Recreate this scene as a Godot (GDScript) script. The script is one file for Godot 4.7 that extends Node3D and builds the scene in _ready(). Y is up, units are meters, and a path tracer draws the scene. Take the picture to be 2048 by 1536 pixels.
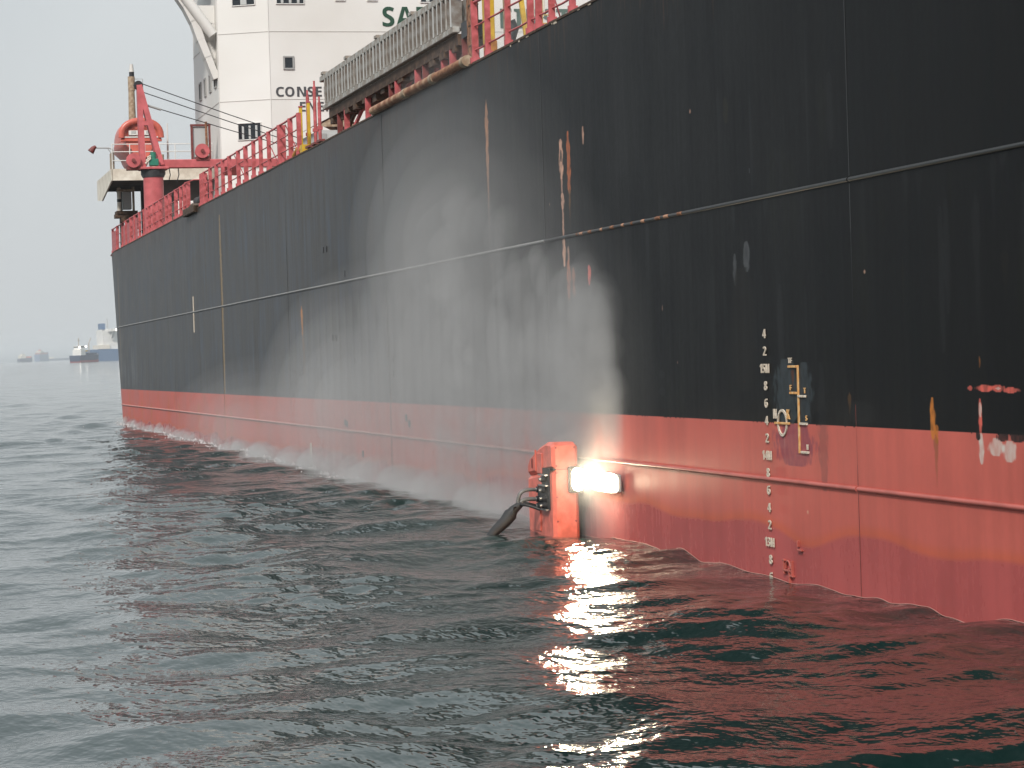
extends Node3D
# A loaded cargo ship lying at anchor, seen from a launch off its midship load line; ship frame: x inboard, y up from the
# waterline at the draft marks, z forward. SHIP turns that frame by the ship's small list and trim.

class MB:
	var v := PackedVector3Array()
	var n := PackedVector3Array()
	var t := PackedVector2Array()
	var uv_on := false
	func tri(a: Vector3, b: Vector3, c: Vector3, na: Vector3, nb: Vector3, nc: Vector3) -> void:
		if (b - a).cross(c - a).dot(na + nb + nc) > 0.0:
			v.append_array([a, c, b]); n.append_array([na, nc, nb])
		else:
			v.append_array([a, b, c]); n.append_array([na, nb, nc])
	func face(pts: Array, out: Vector3) -> void:
		for i in range(1, pts.size() - 1):
			tri(pts[0], pts[i], pts[i + 1], out, out, out)
	func quad(a: Vector3, b: Vector3, c: Vector3, d: Vector3, out: Vector3) -> void:
		face([a, b, c, d], out)
	func box(c: Vector3, s: Vector3, b := Basis(), bev := 0.0) -> void:
		var h := s * 0.5
		if bev <= 0.0:
			for ax in 3:
				for sg in [-1.0, 1.0]:
					var o := Vector3(); o[ax] = h[ax] * sg
					var p := Vector3(); p[(ax + 1) % 3] = h[(ax + 1) % 3]
					var q := Vector3(); q[(ax + 2) % 3] = h[(ax + 2) % 3]
					var nn := Vector3(); nn[ax] = sg
					quad(c + b * (o + p + q), c + b * (o - p + q), c + b * (o - p - q), c + b * (o + p - q), (b * nn).normalized())
			return
		var g := h - Vector3.ONE * bev
		for ax in 3:
			var a1 := (ax + 1) % 3
			var a2 := (ax + 2) % 3
			for sg in [-1.0, 1.0]:
				var pts := []
				for k in [[1, 1], [-1, 1], [-1, -1], [1, -1]]:
					var p := Vector3(); p[ax] = h[ax] * sg; p[a1] = g[a1] * k[0]; p[a2] = g[a2] * k[1]
					pts.append(c + b * p)
				var nn := Vector3(); nn[ax] = sg
				face(pts, (b * nn).normalized())
				for s2 in [-1.0, 1.0]:
					var e := []
					for k in [-1.0, 1.0]:
						var p := Vector3(); p[ax] = h[ax] * sg; p[a1] = g[a1] * s2; p[a2] = g[a2] * k
						var q := Vector3(); q[ax] = g[ax] * sg; q[a1] = h[a1] * s2; q[a2] = g[a2] * k
						e.append(c + b * p); e.append(c + b * q)
					var en := Vector3(); en[ax] = sg; en[a1] = s2
					face([e[0], e[1], e[3], e[2]], (b * en).normalized())
		for sx in [-1.0, 1.0]:
			for sy in [-1.0, 1.0]:
				for sz in [-1.0, 1.0]:
					face([c + b * Vector3(h.x * sx, g.y * sy, g.z * sz), c + b * Vector3(g.x * sx, h.y * sy, g.z * sz), c + b * Vector3(g.x * sx, g.y * sy, h.z * sz)], (b * Vector3(sx, sy, sz)).normalized())
	func beam(a: Vector3, b: Vector3, w: float, h: float, up := Vector3.UP) -> void:
		var d := (b - a).normalized()
		if absf(d.dot(up)) > 0.98:
			up = Vector3(0, 0, 1)
		var s := d.cross(up).normalized()
		var u := s.cross(d).normalized()
		box((a + b) * 0.5, Vector3(w, h, a.distance_to(b)), Basis(s, u, -d))
	func tube(pts: Array, r: float, sides := 8, r2 := -1.0, caps := true) -> void:
		var m := pts.size()
		if r2 < 0.0: r2 = r
		var rings := []
		var norms := []
		var s := Vector3.ZERO
		for i in m:
			var d: Vector3 = (pts[mini(i + 1, m - 1)] - pts[maxi(i - 1, 0)]).normalized()
			if s == Vector3.ZERO:
				s = d.cross(Vector3.UP if absf(d.y) < 0.9 else Vector3.RIGHT).normalized()
			s = (s - d * s.dot(d)).normalized()
			var u := d.cross(s)
			var rr := lerpf(r, r2, float(i) / (m - 1))
			var ring := []
			var nr := []
			for k in sides:
				var an := TAU * k / sides
				var o := s * cos(an) + u * sin(an)
				ring.append(pts[i] + o * rr); nr.append(o)
			rings.append(ring); norms.append(nr)
		for i in m - 1:
			for k in sides:
				var k2 := (k + 1) % sides
				tri(rings[i][k], rings[i][k2], rings[i + 1][k2], norms[i][k], norms[i][k2], norms[i + 1][k2])
				tri(rings[i][k], rings[i + 1][k2], rings[i + 1][k], norms[i][k], norms[i + 1][k2], norms[i + 1][k])
		if caps:
			var d0: Vector3 = (pts[0] - pts[1]).normalized()
			face(rings[0], d0)
			face(rings[m - 1], (pts[m - 1] - pts[m - 2]).normalized())
	func prism(prof: Array, x0: float, x1: float, bev := 0.0) -> void:   # profile of Vector2(z, y), extruded along x
		var c := Vector2.ZERO
		for p in prof: c += p
		c /= prof.size()
		var ins := []
		var m := prof.size()
		var area := 0.0
		for i in m: area += prof[i].cross(prof[(i + 1) % m])
		var sg := 1.0 if area > 0 else -1.0
		for i in m:
			var e1: Vector2 = (prof[i] - prof[(i + m - 1) % m]).normalized()
			var e2: Vector2 = (prof[(i + 1) % m] - prof[i]).normalized()
			var n1 := Vector2(-e1.y, e1.x) * sg
			var n2 := Vector2(-e2.y, e2.x) * sg
			var bis := (n1 + n2).normalized()
			ins.append(prof[i] + bis * bev / maxf(0.35, bis.dot(n1)))
		var to3 := func(p: Vector2, x: float) -> Vector3: return Vector3(x, p.y, p.x)
		for i in m:
			var j := (i + 1) % m
			var e: Vector2 = (prof[j] - prof[i]).normalized()
			var no := Vector2(e.y, -e.x) * sg
			var n3 := Vector3(0, no.y, no.x)
			quad(to3.call(prof[i], x0 + bev), to3.call(prof[j], x0 + bev), to3.call(prof[j], x1 - bev), to3.call(prof[i], x1 - bev), n3)
			if bev > 0.0:
				quad(to3.call(prof[i], x0 + bev), to3.call(prof[j], x0 + bev), to3.call(ins[j], x0), to3.call(ins[i], x0), (n3 + Vector3.LEFT).normalized())
				quad(to3.call(prof[i], x1 - bev), to3.call(prof[j], x1 - bev), to3.call(ins[j], x1), to3.call(ins[i], x1), (n3 + Vector3.RIGHT).normalized())
		var flat := PackedVector2Array(ins)
		var idx := Geometry2D.triangulate_polygon(flat)
		for k in range(0, idx.size(), 3):
			for side in [[x0, Vector3.LEFT], [x1, Vector3.RIGHT]]:
				tri(to3.call(flat[idx[k]], side[0]), to3.call(flat[idx[k + 1]], side[0]), to3.call(flat[idx[k + 2]], side[0]), side[1], side[1], side[1])
	func loft(secs: Array, closed_ends := true) -> void:  # rings of equal size, smooth
		var m := secs.size()
		var k := secs[0].size() as int
		var ns := []
		for i in m:
			var row := []
			for q in k:
				var du: Vector3 = secs[i][(q + 1) % k] - secs[i][(q + k - 1) % k]
				var dv: Vector3 = secs[mini(i + 1, m - 1)][q] - secs[maxi(i - 1, 0)][q]
				row.append(du.cross(dv).normalized())
			ns.append(row)
		var c := Vector3.ZERO
		for q in k: c += secs[m / 2][q]
		c /= k
		if ns[m / 2][0].dot(secs[m / 2][0] - c) < 0:
			for row in ns:
				for q in k: row[q] = -row[q]
		for i in m - 1:
			for q in k:
				var q2 := (q + 1) % k
				tri(secs[i][q], secs[i][q2], secs[i + 1][q2], ns[i][q], ns[i][q2], ns[i + 1][q2])
				tri(secs[i][q], secs[i + 1][q2], secs[i + 1][q], ns[i][q], ns[i + 1][q2], ns[i + 1][q])
		if closed_ends:
			face(secs[0], (secs[0][0] - secs[1][0]).normalized())
			face(secs[m - 1], (secs[m - 1][0] - secs[m - 2][0]).normalized())

var SHIP: Transform3D
var base_of := {}
var used := {}
var rng := RandomNumberGenerator.new()
var M := {}

func numbered(n: String) -> String:
	if not used.has(n):
		used[n] = 0
		return n
	used[n] += 1
	return "%s_%03d" % [n, used[n]]

func thing(n: String, label: String, cat: String, at: Vector3, group := "", on_ship := true) -> Node3D:
	var o := Node3D.new()
	o.name = numbered(n)
	o.transform = (SHIP if on_ship else Transform3D()) * Transform3D(Basis(), at)
	add_child(o)
	base_of[o] = at
	o.set_meta("label", label); o.set_meta("category", cat)
	if group: o.set_meta("group", group)
	return o

func base_at(p: Node3D) -> Vector3:
	while not base_of.has(p):
		p = p.get_parent()
	return base_of[p]

func put(n: String, mb: MB, m: Material, parent: Node3D) -> MeshInstance3D:
	var off := base_at(parent)
	var arr := []
	arr.resize(Mesh.ARRAY_MAX)
	var vv := mb.v
	for i in vv.size(): vv[i] -= off
	arr[Mesh.ARRAY_VERTEX] = vv
	arr[Mesh.ARRAY_NORMAL] = mb.n
	if mb.uv_on: arr[Mesh.ARRAY_TEX_UV] = mb.t
	var me := ArrayMesh.new()
	me.add_surface_from_arrays(Mesh.PRIMITIVE_TRIANGLES, arr)
	var o := MeshInstance3D.new()
	o.mesh = me
	o.material_override = m
	o.name = n
	parent.add_child(o, true)
	return o

func lin(r: float, g: float, b: float) -> Color:
	return Color(r, g, b).linear_to_srgb()

func tex_noise(freq: float, dark: Color, light: Color, seed_: int, contrast := 0.25, w := 256) -> NoiseTexture2D:
	var f := FastNoiseLite.new()
	f.seed = seed_; f.frequency = freq; f.fractal_octaves = 5; f.noise_type = FastNoiseLite.TYPE_SIMPLEX_SMOOTH
	var t := NoiseTexture2D.new()
	t.width = w; t.height = w; t.seamless = true; t.noise = f; t.normalize = true
	var g := Gradient.new()
	g.set_color(0, dark); g.set_offset(0, 0.5 - contrast)
	g.set_color(1, light); g.set_offset(1, 0.5 + contrast)
	t.color_ramp = g
	return t

func mat(c: Color, rough := 0.6, metal := 0.0, grime: Texture2D = null, scale := 0.6) -> StandardMaterial3D:
	var m := StandardMaterial3D.new()
	m.albedo_color = c; m.roughness = rough; m.metallic = metal
	if grime:
		m.albedo_texture = grime
		m.uv1_triplanar = true
		m.uv1_scale = Vector3.ONE * scale
	return m

# ---- the sea: a sum of wave trains, seeded -----------------------------------------------------------------------
var wk := PackedFloat64Array()
var wl := PackedFloat64Array()
var kx := PackedFloat64Array()
var kz := PackedFloat64Array()
var ph := PackedFloat64Array()
var amp := PackedFloat64Array()
const WAVES := 76
var calm := FastNoiseLite.new()

func make_waves() -> void:
	var r := RandomNumberGenerator.new()
	r.seed = 18
	var total := 0.0
	for i in WAVES:
		var f := float(i) / (WAVES - 1)
		var lam := 0.22 * pow(26.0 / 0.22, f) * r.randf_range(0.93, 1.07)
		var an := deg_to_rad((82.0 if r.randf() < 0.58 else 8.0) + r.randfn(0.0, 36.0))  # two crossing wave systems
		var k := TAU / lam
		var s := exp(-pow((log(lam) - log(1.15)) / 1.3, 2.0)) + 0.08
		wl.append(lam); kx.append(k * cos(an)); kz.append(k * sin(an)); ph.append(r.randf() * TAU)
		amp.append(s); total += s * s * 0.5
	var rms := 0.118
	for i in WAVES:
		amp[i] *= rms / sqrt(total) * wl[i] / TAU
	calm.seed = 5; calm.frequency = 0.16; calm.fractal_octaves = 2

func patch(x: float, z: float) -> float:
	return clampf(0.85 + 2.0 * calm.get_noise_2d(x, z * 0.55), 0.2, 2.2) * lerpf(0.36, 1.2, smoothstep(-9.0, -3.5, x + z * 0.03)) * lerpf(0.5, 1.0, smoothstep(0.1, -1.1, x))

func sea_height(x: float, z: float) -> float:
	var a := 0.0
	var b := 0.0
	for k in WAVES:
		var h := amp[k] * sin(kx[k] * x + kz[k] * z + ph[k])
		if wl[k] < 1.4: b += h
		else: a += h
	return a + b * patch(x, z)

func build_sea() -> void:
	var X := PackedFloat64Array()
	var s := 0.04
	var x := -11.0
	var left := []
	while x > -5200.0:
		x -= s; s *= 1.13
		left.append(x)
	left.reverse()
	for q in left: X.append(q)
	x = -11.0
	while x < 0.4:
		X.append(x); x += 0.04
	s = 0.04
	while x < 5200.0:
		X.append(x); s *= 1.13; x += s
	var Z := PackedFloat64Array()
	var z := 60.0
	while z > -12.0:
		Z.append(z); z -= clampf((z + 14.0) * 0.12, 0.05, 6.0)
	while z > -6500.0:
		Z.append(z); z -= maxf(0.034, 0.27 * z * z / 6950.0)
	var nx := X.size()
	var ny := Z.size()
	var cs := []
	var sn := []
	for k in WAVES:
		var c := PackedFloat64Array()
		var d := PackedFloat64Array()
		c.resize(nx); d.resize(nx)
		for i in nx:
			c[i] = cos(kx[k] * X[i]); d[i] = sin(kx[k] * X[i])
		cs.append(c); sn.append(d)
	var H := PackedFloat64Array()
	H.resize(nx * ny)
	var ra := PackedFloat64Array()
	var rb := PackedFloat64Array()
	for j in ny:
		ra.resize(nx); ra.fill(0.0)
		rb.resize(nx); rb.fill(0.0)
		var dz := absf(Z[mini(j + 1, ny - 1)] - Z[maxi(j - 1, 0)]) * 0.5
		for k in WAVES:
			var f := smoothstep(1.2, 2.6, wl[k] / dz)
			if f <= 0.0: continue
			var p := amp[k] * f * cos(kz[k] * Z[j] + ph[k])
			var q := amp[k] * f * sin(kz[k] * Z[j] + ph[k])
			var c: PackedFloat64Array = cs[k]
			var d: PackedFloat64Array = sn[k]
			if wl[k] < 1.4:
				for i in nx: rb[i] += d[i] * p + c[i] * q
			else:
				for i in nx: ra[i] += d[i] * p + c[i] * q
		for i in nx:
			H[j * nx + i] = ra[i] + (rb[i] * patch(X[i], Z[j]) if Z[j] > -400.0 else rb[i])
	var V := PackedVector3Array(); V.resize(nx * ny)
	var N := PackedVector3Array(); N.resize(nx * ny)
	var U := PackedVector2Array(); U.resize(nx * ny)
	for j in ny:
		var j0 := maxi(j - 1, 0)
		var j1 := mini(j + 1, ny - 1)
		for i in nx:
			var i0 := maxi(i - 1, 0)
			var i1 := mini(i + 1, nx - 1)
			var a := j * nx + i
			V[a] = Vector3(X[i], H[a], Z[j])
			N[a] = Vector3(-(H[j * nx + i1] - H[j * nx + i0]) / (X[i1] - X[i0]), 1.0, -(H[j1 * nx + i] - H[j0 * nx + i]) / (Z[j1] - Z[j0])).normalized()
			U[a] = Vector2(X[i] * 0.42, Z[j] * 0.30)
	var I := PackedInt32Array()
	I.resize((nx - 1) * (ny - 1) * 6)
	var w := 0
	for j in ny - 1:
		for i in nx - 1:
			var a := j * nx + i
			I[w] = a; I[w + 1] = a + nx; I[w + 2] = a + 1
			I[w + 3] = a + 1; I[w + 4] = a + nx; I[w + 5] = a + nx + 1
			w += 6
	var arr := []
	arr.resize(Mesh.ARRAY_MAX)
	arr[Mesh.ARRAY_VERTEX] = V; arr[Mesh.ARRAY_NORMAL] = N; arr[Mesh.ARRAY_TEX_UV] = U; arr[Mesh.ARRAY_INDEX] = I
	var me := ArrayMesh.new()
	me.add_surface_from_arrays(Mesh.PRIMITIVE_TRIANGLES, arr)
	var o := MeshInstance3D.new()
	o.name = "sea"
	o.mesh = me
	var m := StandardMaterial3D.new()
	m.albedo_color = lin(0.003, 0.016, 0.014)
	m.roughness = 0.06
	m.metallic_specular = 0.52
	var f := FastNoiseLite.new()
	f.seed = 9; f.frequency = 0.011; f.fractal_octaves = 4; f.fractal_gain = 0.55
	var t := NoiseTexture2D.new()
	t.width = 512; t.height = 512; t.seamless = true; t.noise = f
	m.heightmap_enabled = true
	m.heightmap_texture = t
	m.heightmap_scale = 2.0
	o.material_override = m
	o.set_meta("kind", "structure")
	o.set_meta("label", "choppy dark green sea mirroring the grey sky and the red hull")
	add_child(o)

# ---- hull paint --------------------------------------------------------------------------------------------------
func noise_bytes(w: int, h: int, freq: float, seed_: int, squash: int, oct := 3) -> PackedByteArray:
	var f := FastNoiseLite.new()
	f.seed = seed_; f.frequency = freq; f.fractal_octaves = oct; f.noise_type = FastNoiseLite.TYPE_SIMPLEX_SMOOTH
	var im := f.get_image(w, maxi(4, h / squash), false, false, true)
	im.resize(w, h, Image.INTERPOLATE_CUBIC)
	im.convert(Image.FORMAT_L8)
	return im.get_data()

func dab(px: PackedByteArray, w: int, h: int, a: Dictionary, g: PackedByteArray, e: Array) -> void:
	# one scrape, run or patch: [z, top, bottom, half width, colour, strength, blunt (1) or pointed (0)]
	var z0: float = a.z0
	var sx: float = w / (a.z1 - z0)
	var sy: float = h / (a.y1 - a.y0)
	var cx: float = (e[0] - z0) * sx
	var hw: float = e[3] * sx
	var ya := int((a.y1 - e[1]) * sy)
	var yb := int((a.y1 - e[2]) * sy)
	var col: Color = lin(e[4].r, e[4].g, e[4].b)
	for y in range(maxi(0, ya), mini(h, yb + 1)):
		var f := (y - ya) / maxf(1.0, yb - ya)
		var prof: float = pow(maxf(0.0, sin(PI * clampf(f * 0.92 + 0.04, 0, 1))), 0.4) if e[6] == 1 else minf(1.0, f * 9.0) * (1.0 - f * 0.9)
		for x in range(maxi(0, int(cx - hw * 1.8)), mini(w, int(cx + hw * 1.8) + 1)):
			var nn := g[y * w + x] / 255.0
			var d := absf(x - cx) / maxf(0.6, hw * prof * (0.5 + 1.1 * nn))
			var al: float = clampf((1.25 - d) * 2.2, 0, 1) * e[5] * (0.6 + 0.55 * nn)
			if e[6] == 0: al *= 1.0 - f * f * 0.75
			if al <= 0.01: continue
			al = minf(al, 1.0)
			var q := (y * w + x) * 3
			px[q] = int(lerpf(px[q], col.r * 255, al))
			px[q + 1] = int(lerpf(px[q + 1], col.g * 255, al))
			px[q + 2] = int(lerpf(px[q + 2], col.b * 255, al))

func hull_paint(z0: float, z1: float, w: int, h: int, sd: int, marks: Array) -> StandardMaterial3D:
	var y0 := -2.2
	var y1 := 7.8
	var ppm := w / (z1 - z0)
	var st := noise_bytes(w, h, 2.6 / ppm, sd, 40)
	var st2 := noise_bytes(w, h, 7.0 / ppm, sd + 1, 22, 2)
	var bl := noise_bytes(w, h, 0.45 / ppm, sd + 2, 2)
	var fg := noise_bytes(w, h, 9.0 / ppm, sd + 3, 3, 3)
	var rough := PackedByteArray(); rough.resize(w * h)
	var px := PackedByteArray(); px.resize(w * h * 3)
	var srgb := PackedByteArray(); srgb.resize(1025)
	for i in 1025: srgb[i] = int(Color(i / 1024.0, 0, 0).linear_to_srgb().r * 255.0 + 0.5)
	var wet := PackedFloat64Array(); wet.resize(w)
	for x in w:
		var z := z0 + x / ppm
		wet[x] = 0.50 + 0.22 * calm.get_noise_2d(z * 1.6, 40.0)
	for j in h:
		var y := y1 - (j + 0.5) * (y1 - y0) / h
		for i in w:
			var a := j * w + i
			var s := st[a] / 255.0 - 0.5
			var s2 := st2[a] / 255.0 - 0.5
			var b := bl[a] / 255.0 - 0.5
			var f := fg[a] / 255.0 - 0.5
			var z := z0 + i / ppm
			var r: float
			var g: float
			var bb: float
			var ro := 0.40 + 0.05 * s2 + 0.05 * s + 0.10 * b + 0.05 * f
			if y > 1.742 + 0.007 * f + 0.006 * b:
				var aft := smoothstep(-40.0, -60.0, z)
				var base: float = lerpf(0.007, 0.064, smoothstep(-30.0, -60.0, z))  # lighter aft: haze and grazing sky sheen put into the paint colour
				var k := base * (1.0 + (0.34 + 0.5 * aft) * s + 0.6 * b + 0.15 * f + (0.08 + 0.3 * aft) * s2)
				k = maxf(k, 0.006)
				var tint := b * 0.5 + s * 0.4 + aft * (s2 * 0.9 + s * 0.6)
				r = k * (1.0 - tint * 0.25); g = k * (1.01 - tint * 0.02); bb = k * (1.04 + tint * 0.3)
				var rust := (y - 6.2) / 1.4 + s2 * 1.6 + s * 1.0 - 0.85
				if z < -45.0: rust += 0.2
				if rust > 0.0:
					rust = minf(rust, 0.6)
					r = lerpf(r, 0.060, rust); g = lerpf(g, 0.038, rust); bb = lerpf(bb, 0.026, rust)
			else:
				var k := 1.0 + 0.16 * s + 0.26 * b + 0.08 * f + 0.04 * s2
				r = 0.47 * k; g = 0.112 * k; bb = 0.088 * k
				var below := smoothstep(0.04, -0.03, y - wet[i] - 0.05 * b)
				var band := smoothstep(0.16, 0.02, y - wet[i] - 0.05 * b) * (1.0 - below)
				r *= lerpf(1.0, 0.80, below); g *= lerpf(1.0, 0.74, below) * lerpf(1.0, 0.95, band); bb *= lerpf(1.0, 0.88, below) * lerpf(1.0, 0.74, band)
				ro -= 0.12 * below
				if z < -66.0:
					var run := s2 * 2.2 + s * 1.2 - 0.62
					if run > 0.0:
						run = minf(run * 1.6, 0.7)
						r = lerpf(r, 0.33, run); g = lerpf(g, 0.13, run); bb = lerpf(bb, 0.035, run)
			px[a * 3] = srgb[clampi(int(r * 1024), 0, 1024)]
			px[a * 3 + 1] = srgb[clampi(int(g * 1024), 0, 1024)]
			px[a * 3 + 2] = srgb[clampi(int(bb * 1024), 0, 1024)]
			rough[a] = clampi(int(ro * 255), 30, 220)
	var at := {"z0": z0, "z1": z1, "y0": y0, "y1": y1}
	for e in marks:
		if e[0] > z0 - 1 and e[0] < z1 + 1:
			dab(px, w, h, at, fg, e)
	var im := Image.create_from_data(w, h, false, Image.FORMAT_RGB8, px)
	var ir := Image.create_from_data(w, h, false, Image.FORMAT_L8, rough)
	var m := StandardMaterial3D.new()
	m.albedo_texture = ImageTexture.create_from_image(im)
	m.roughness_texture = ImageTexture.create_from_image(ir)
	m.roughness_texture_channel = BaseMaterial3D.TEXTURE_CHANNEL_RED
	m.roughness = 1.0
	m.metallic_specular = 0.16
	m.texture_repeat = false
	m.set_meta("span", [z0, z1, y0, y1])
	return m

func dish(y: float, z: float) -> float:   # how far the plating is pressed in between the frames, 0.85 m apart
	var f := absf(sin(PI * z / 0.85))
	var a := 0.0018 + 0.028 * smoothstep(-34.0, -39.0, z) * smoothstep(-64.0, -56.0, z) * smoothstep(4.4, 3.2, y)
	a *= 0.75 + 0.5 * calm.get_noise_2d(z * 3.0, y * 1.2)
	return a * pow(f, 0.8) + 0.010 * calm.get_noise_2d(z * 1.1 + 300.0, y * 0.9)

func hull_x(y: float, z: float) -> float:
	var e := -102.5 - 0.35 * y - z
	var c := 0.0
	if e > 0.0: c = 0.008 * e * e
	return c + dish(y, z)

func plate(z0: float, z1: float, y0: float, y1: float, m: StandardMaterial3D, parent: Node3D) -> void:
	var sp: Array = m.get_meta("span")
	var nz := int(ceil((z1 - z0) / 0.085))
	var ny := maxi(2, int((y1 - y0) / 0.28))
	var mb := MB.new()
	mb.uv_on = true
	var P := []
	var N := []
	var T := []
	var g := 0.004
	for j in ny + 1:
		var y := lerpf(y0 + g, y1 - g, float(j) / ny)
		for i in nz + 1:
			var z := lerpf(z0 + g, z1 - g, float(i) / nz)
			if z0 < -106.0:
				z = lerpf(z0 - 0.40 * y + 0.4, z1 - g, float(i) / nz)
			P.append(Vector3(hull_x(y, z), y, z))
			var e := 0.03
			N.append(Vector3(-1, (hull_x(y + e, z) - hull_x(y - e, z)) / (2 * e), (hull_x(y, z + e) - hull_x(y, z - e)) / (2 * e)).normalized())
			T.append(Vector2((z - sp[0]) / (sp[1] - sp[0]), (sp[3] - y) / (sp[3] - sp[2])))
	for j in ny:
		for i in nz:
			var a := j * (nz + 1) + i
			for q in [a, a + nz + 1, a + nz + 2, a, a + nz + 2, a + 1]:
				mb.v.append(P[q]); mb.n.append(N[q]); mb.t.append(T[q])
	# folded edges, so that the joints between the plates are real grooves
	for side in [[y0 + g, true], [y1 - g, true]]:
		for i in nz:
			var j := 0 if side[0] < (y0 + y1) * 0.5 else ny
			var a := j * (nz + 1) + i
			var d := Vector3(0.03, 0, 0)
			for q in [P[a], P[a + 1], P[a + 1] + d, P[a], P[a + 1] + d, P[a] + d]:
				mb.v.append(q); mb.n.append(Vector3(0, -1 if j == 0 else 1, 0)); mb.t.append(T[a])
	for i in [0, nz]:
		for j in ny:
			var a: int = j * (nz + 1) + i
			var b: int = a + nz + 1
			var d := Vector3(0.03, 0, 0)
			for q in [P[a], P[b], P[b] + d, P[a], P[b] + d, P[a] + d]:
				mb.v.append(q); mb.n.append(Vector3(0, 0, -1 if i == 0 else 1)); mb.t.append(T[a])
	put("hull_plate", mb, m, parent)

func side_text(s: String, zc: float, y: float, wide: float, high: float, m: Material, parent: Node3D, n: String, x := -0.012) -> void:
	var tm := TextMesh.new()
	tm.text = s; tm.font = M.font; tm.font_size = 32; tm.pixel_size = 0.01; tm.depth = 0.02
	var bb := tm.get_aabb()
	var o := MeshInstance3D.new()
	o.name = n; o.mesh = tm; o.material_override = m
	var k := Vector3(wide / bb.size.x, high / bb.size.y, 0.5)
	var B := Basis(Vector3(0, 0, k.x), Vector3(0, k.y, 0), Vector3(-k.z, 0, 0))
	o.transform = Transform3D(B, Vector3(x, y + high * 0.5, zc) - base_at(parent) - B * bb.get_center())
	parent.add_child(o, true)

func front_text(s: String, x0: float, y: float, wide: float, high: float, z: float, m: Material, parent: Node3D, n: String) -> void:
	var tm := TextMesh.new()
	tm.text = s; tm.font = M.font; tm.font_size = 32; tm.pixel_size = 0.01; tm.depth = 0.02
	var bb := tm.get_aabb()
	var o := MeshInstance3D.new()
	o.name = n; o.mesh = tm; o.material_override = m
	var B := Basis.from_scale(Vector3(wide / bb.size.x, high / bb.size.y, 0.5))
	o.transform = Transform3D(B, Vector3(x0 + wide * 0.5, y + high * 0.5, z) - base_at(parent) - B * bb.get_center())
	parent.add_child(o, true)

func _ready() -> void:
	rng.seed = 4
	# camera
	var cam := Camera3D.new()
	cam.name = "camera"
	cam.position = Vector3(-9.898, 2.784, 0)
	cam.rotation = Vector3(-0.0169495, -0.248866, -0.0390964)
	cam.fov = 17.465
	cam.near = 0.1; cam.far = 9000.0
	add_child(cam)
	cam.current = true
	# sky
	var sky := ProceduralSkyMaterial.new()
	sky.sky_top_color = lin(0.88, 0.97, 1.0)
	sky.sky_horizon_color = lin(0.265, 0.292, 0.312)
	sky.sky_curve = 0.8
	sky.ground_bottom_color = lin(0.10, 0.13, 0.14)
	sky.ground_horizon_color = lin(0.30, 0.34, 0.36)
	sky.sun_angle_max = 40.0
	var cf := FastNoiseLite.new()
	cf.seed = 12; cf.frequency = 0.006; cf.fractal_octaves = 4
	var ct := NoiseTexture2D.new()
	ct.width = 1024; ct.height = 512; ct.seamless = true; ct.noise = cf
	var cg := Gradient.new()
	cg.set_color(0, Color(0.9, 0.92, 0.95, 0.04)); cg.set_offset(0, 0.35)
	cg.set_color(1, Color(1.0, 0.99, 0.97, 0.2)); cg.set_offset(1, 0.8)
	ct.color_ramp = cg
	sky.sky_cover = ct
	var env := Environment.new()
	env.background_mode = Environment.BG_SKY
	env.sky = Sky.new()
	env.sky.sky_material = sky
	env.tonemap_mode = Environment.TONE_MAPPER_LINEAR
	env.tonemap_exposure = 1.25
	env.sdfgi_enabled = true; env.ssao_enabled = true; env.ssil_enabled = true
	env.fog_enabled = true
	env.fog_density = 0.00018
	env.fog_light_color = lin(0.80, 0.84, 0.87)
	env.volumetric_fog_enabled = true
	env.volumetric_fog_density = 0.0
	var we := WorldEnvironment.new()
	we.name = "surroundings"
	we.environment = env
	add_child(we)
	var sun := DirectionalLight3D.new()
	sun.name = "sun"
	sun.light_energy = 0.88
	sun.light_angular_distance = 9.0
	sun.light_color = Color(1.0, 0.975, 0.95)
	sun.shadow_enabled = true
	sun.look_at_from_position(Vector3(-5.5, 8.5, 8.5), Vector3.ZERO)
	add_child(sun)

	SHIP.basis = Basis(Vector3(0.999957, -0.0093235, 0.0000357), Vector3(0.0093236, 0.999949, -0.0038285), Vector3(0, 0.0038286, 0.999993))
	SHIP.origin = Vector3(0, 0, -27) - SHIP.basis * Vector3(0, 0, -27)
	var font := SystemFont.new()
	font.font_names = PackedStringArray(["Droid Sans"])
	font.font_weight = 700
	M.font = font
	make_waves()
	build_sea()
	materials()
	build_ship_hull()
	build_accommodation()
	build_boat_deck()
	build_crane()
	build_lifeboat()
	build_rails()
	build_gangway()
	build_deck_gear()
	build_machine()
	build_far_ships()
	build_foam()
	build_mist()

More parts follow.
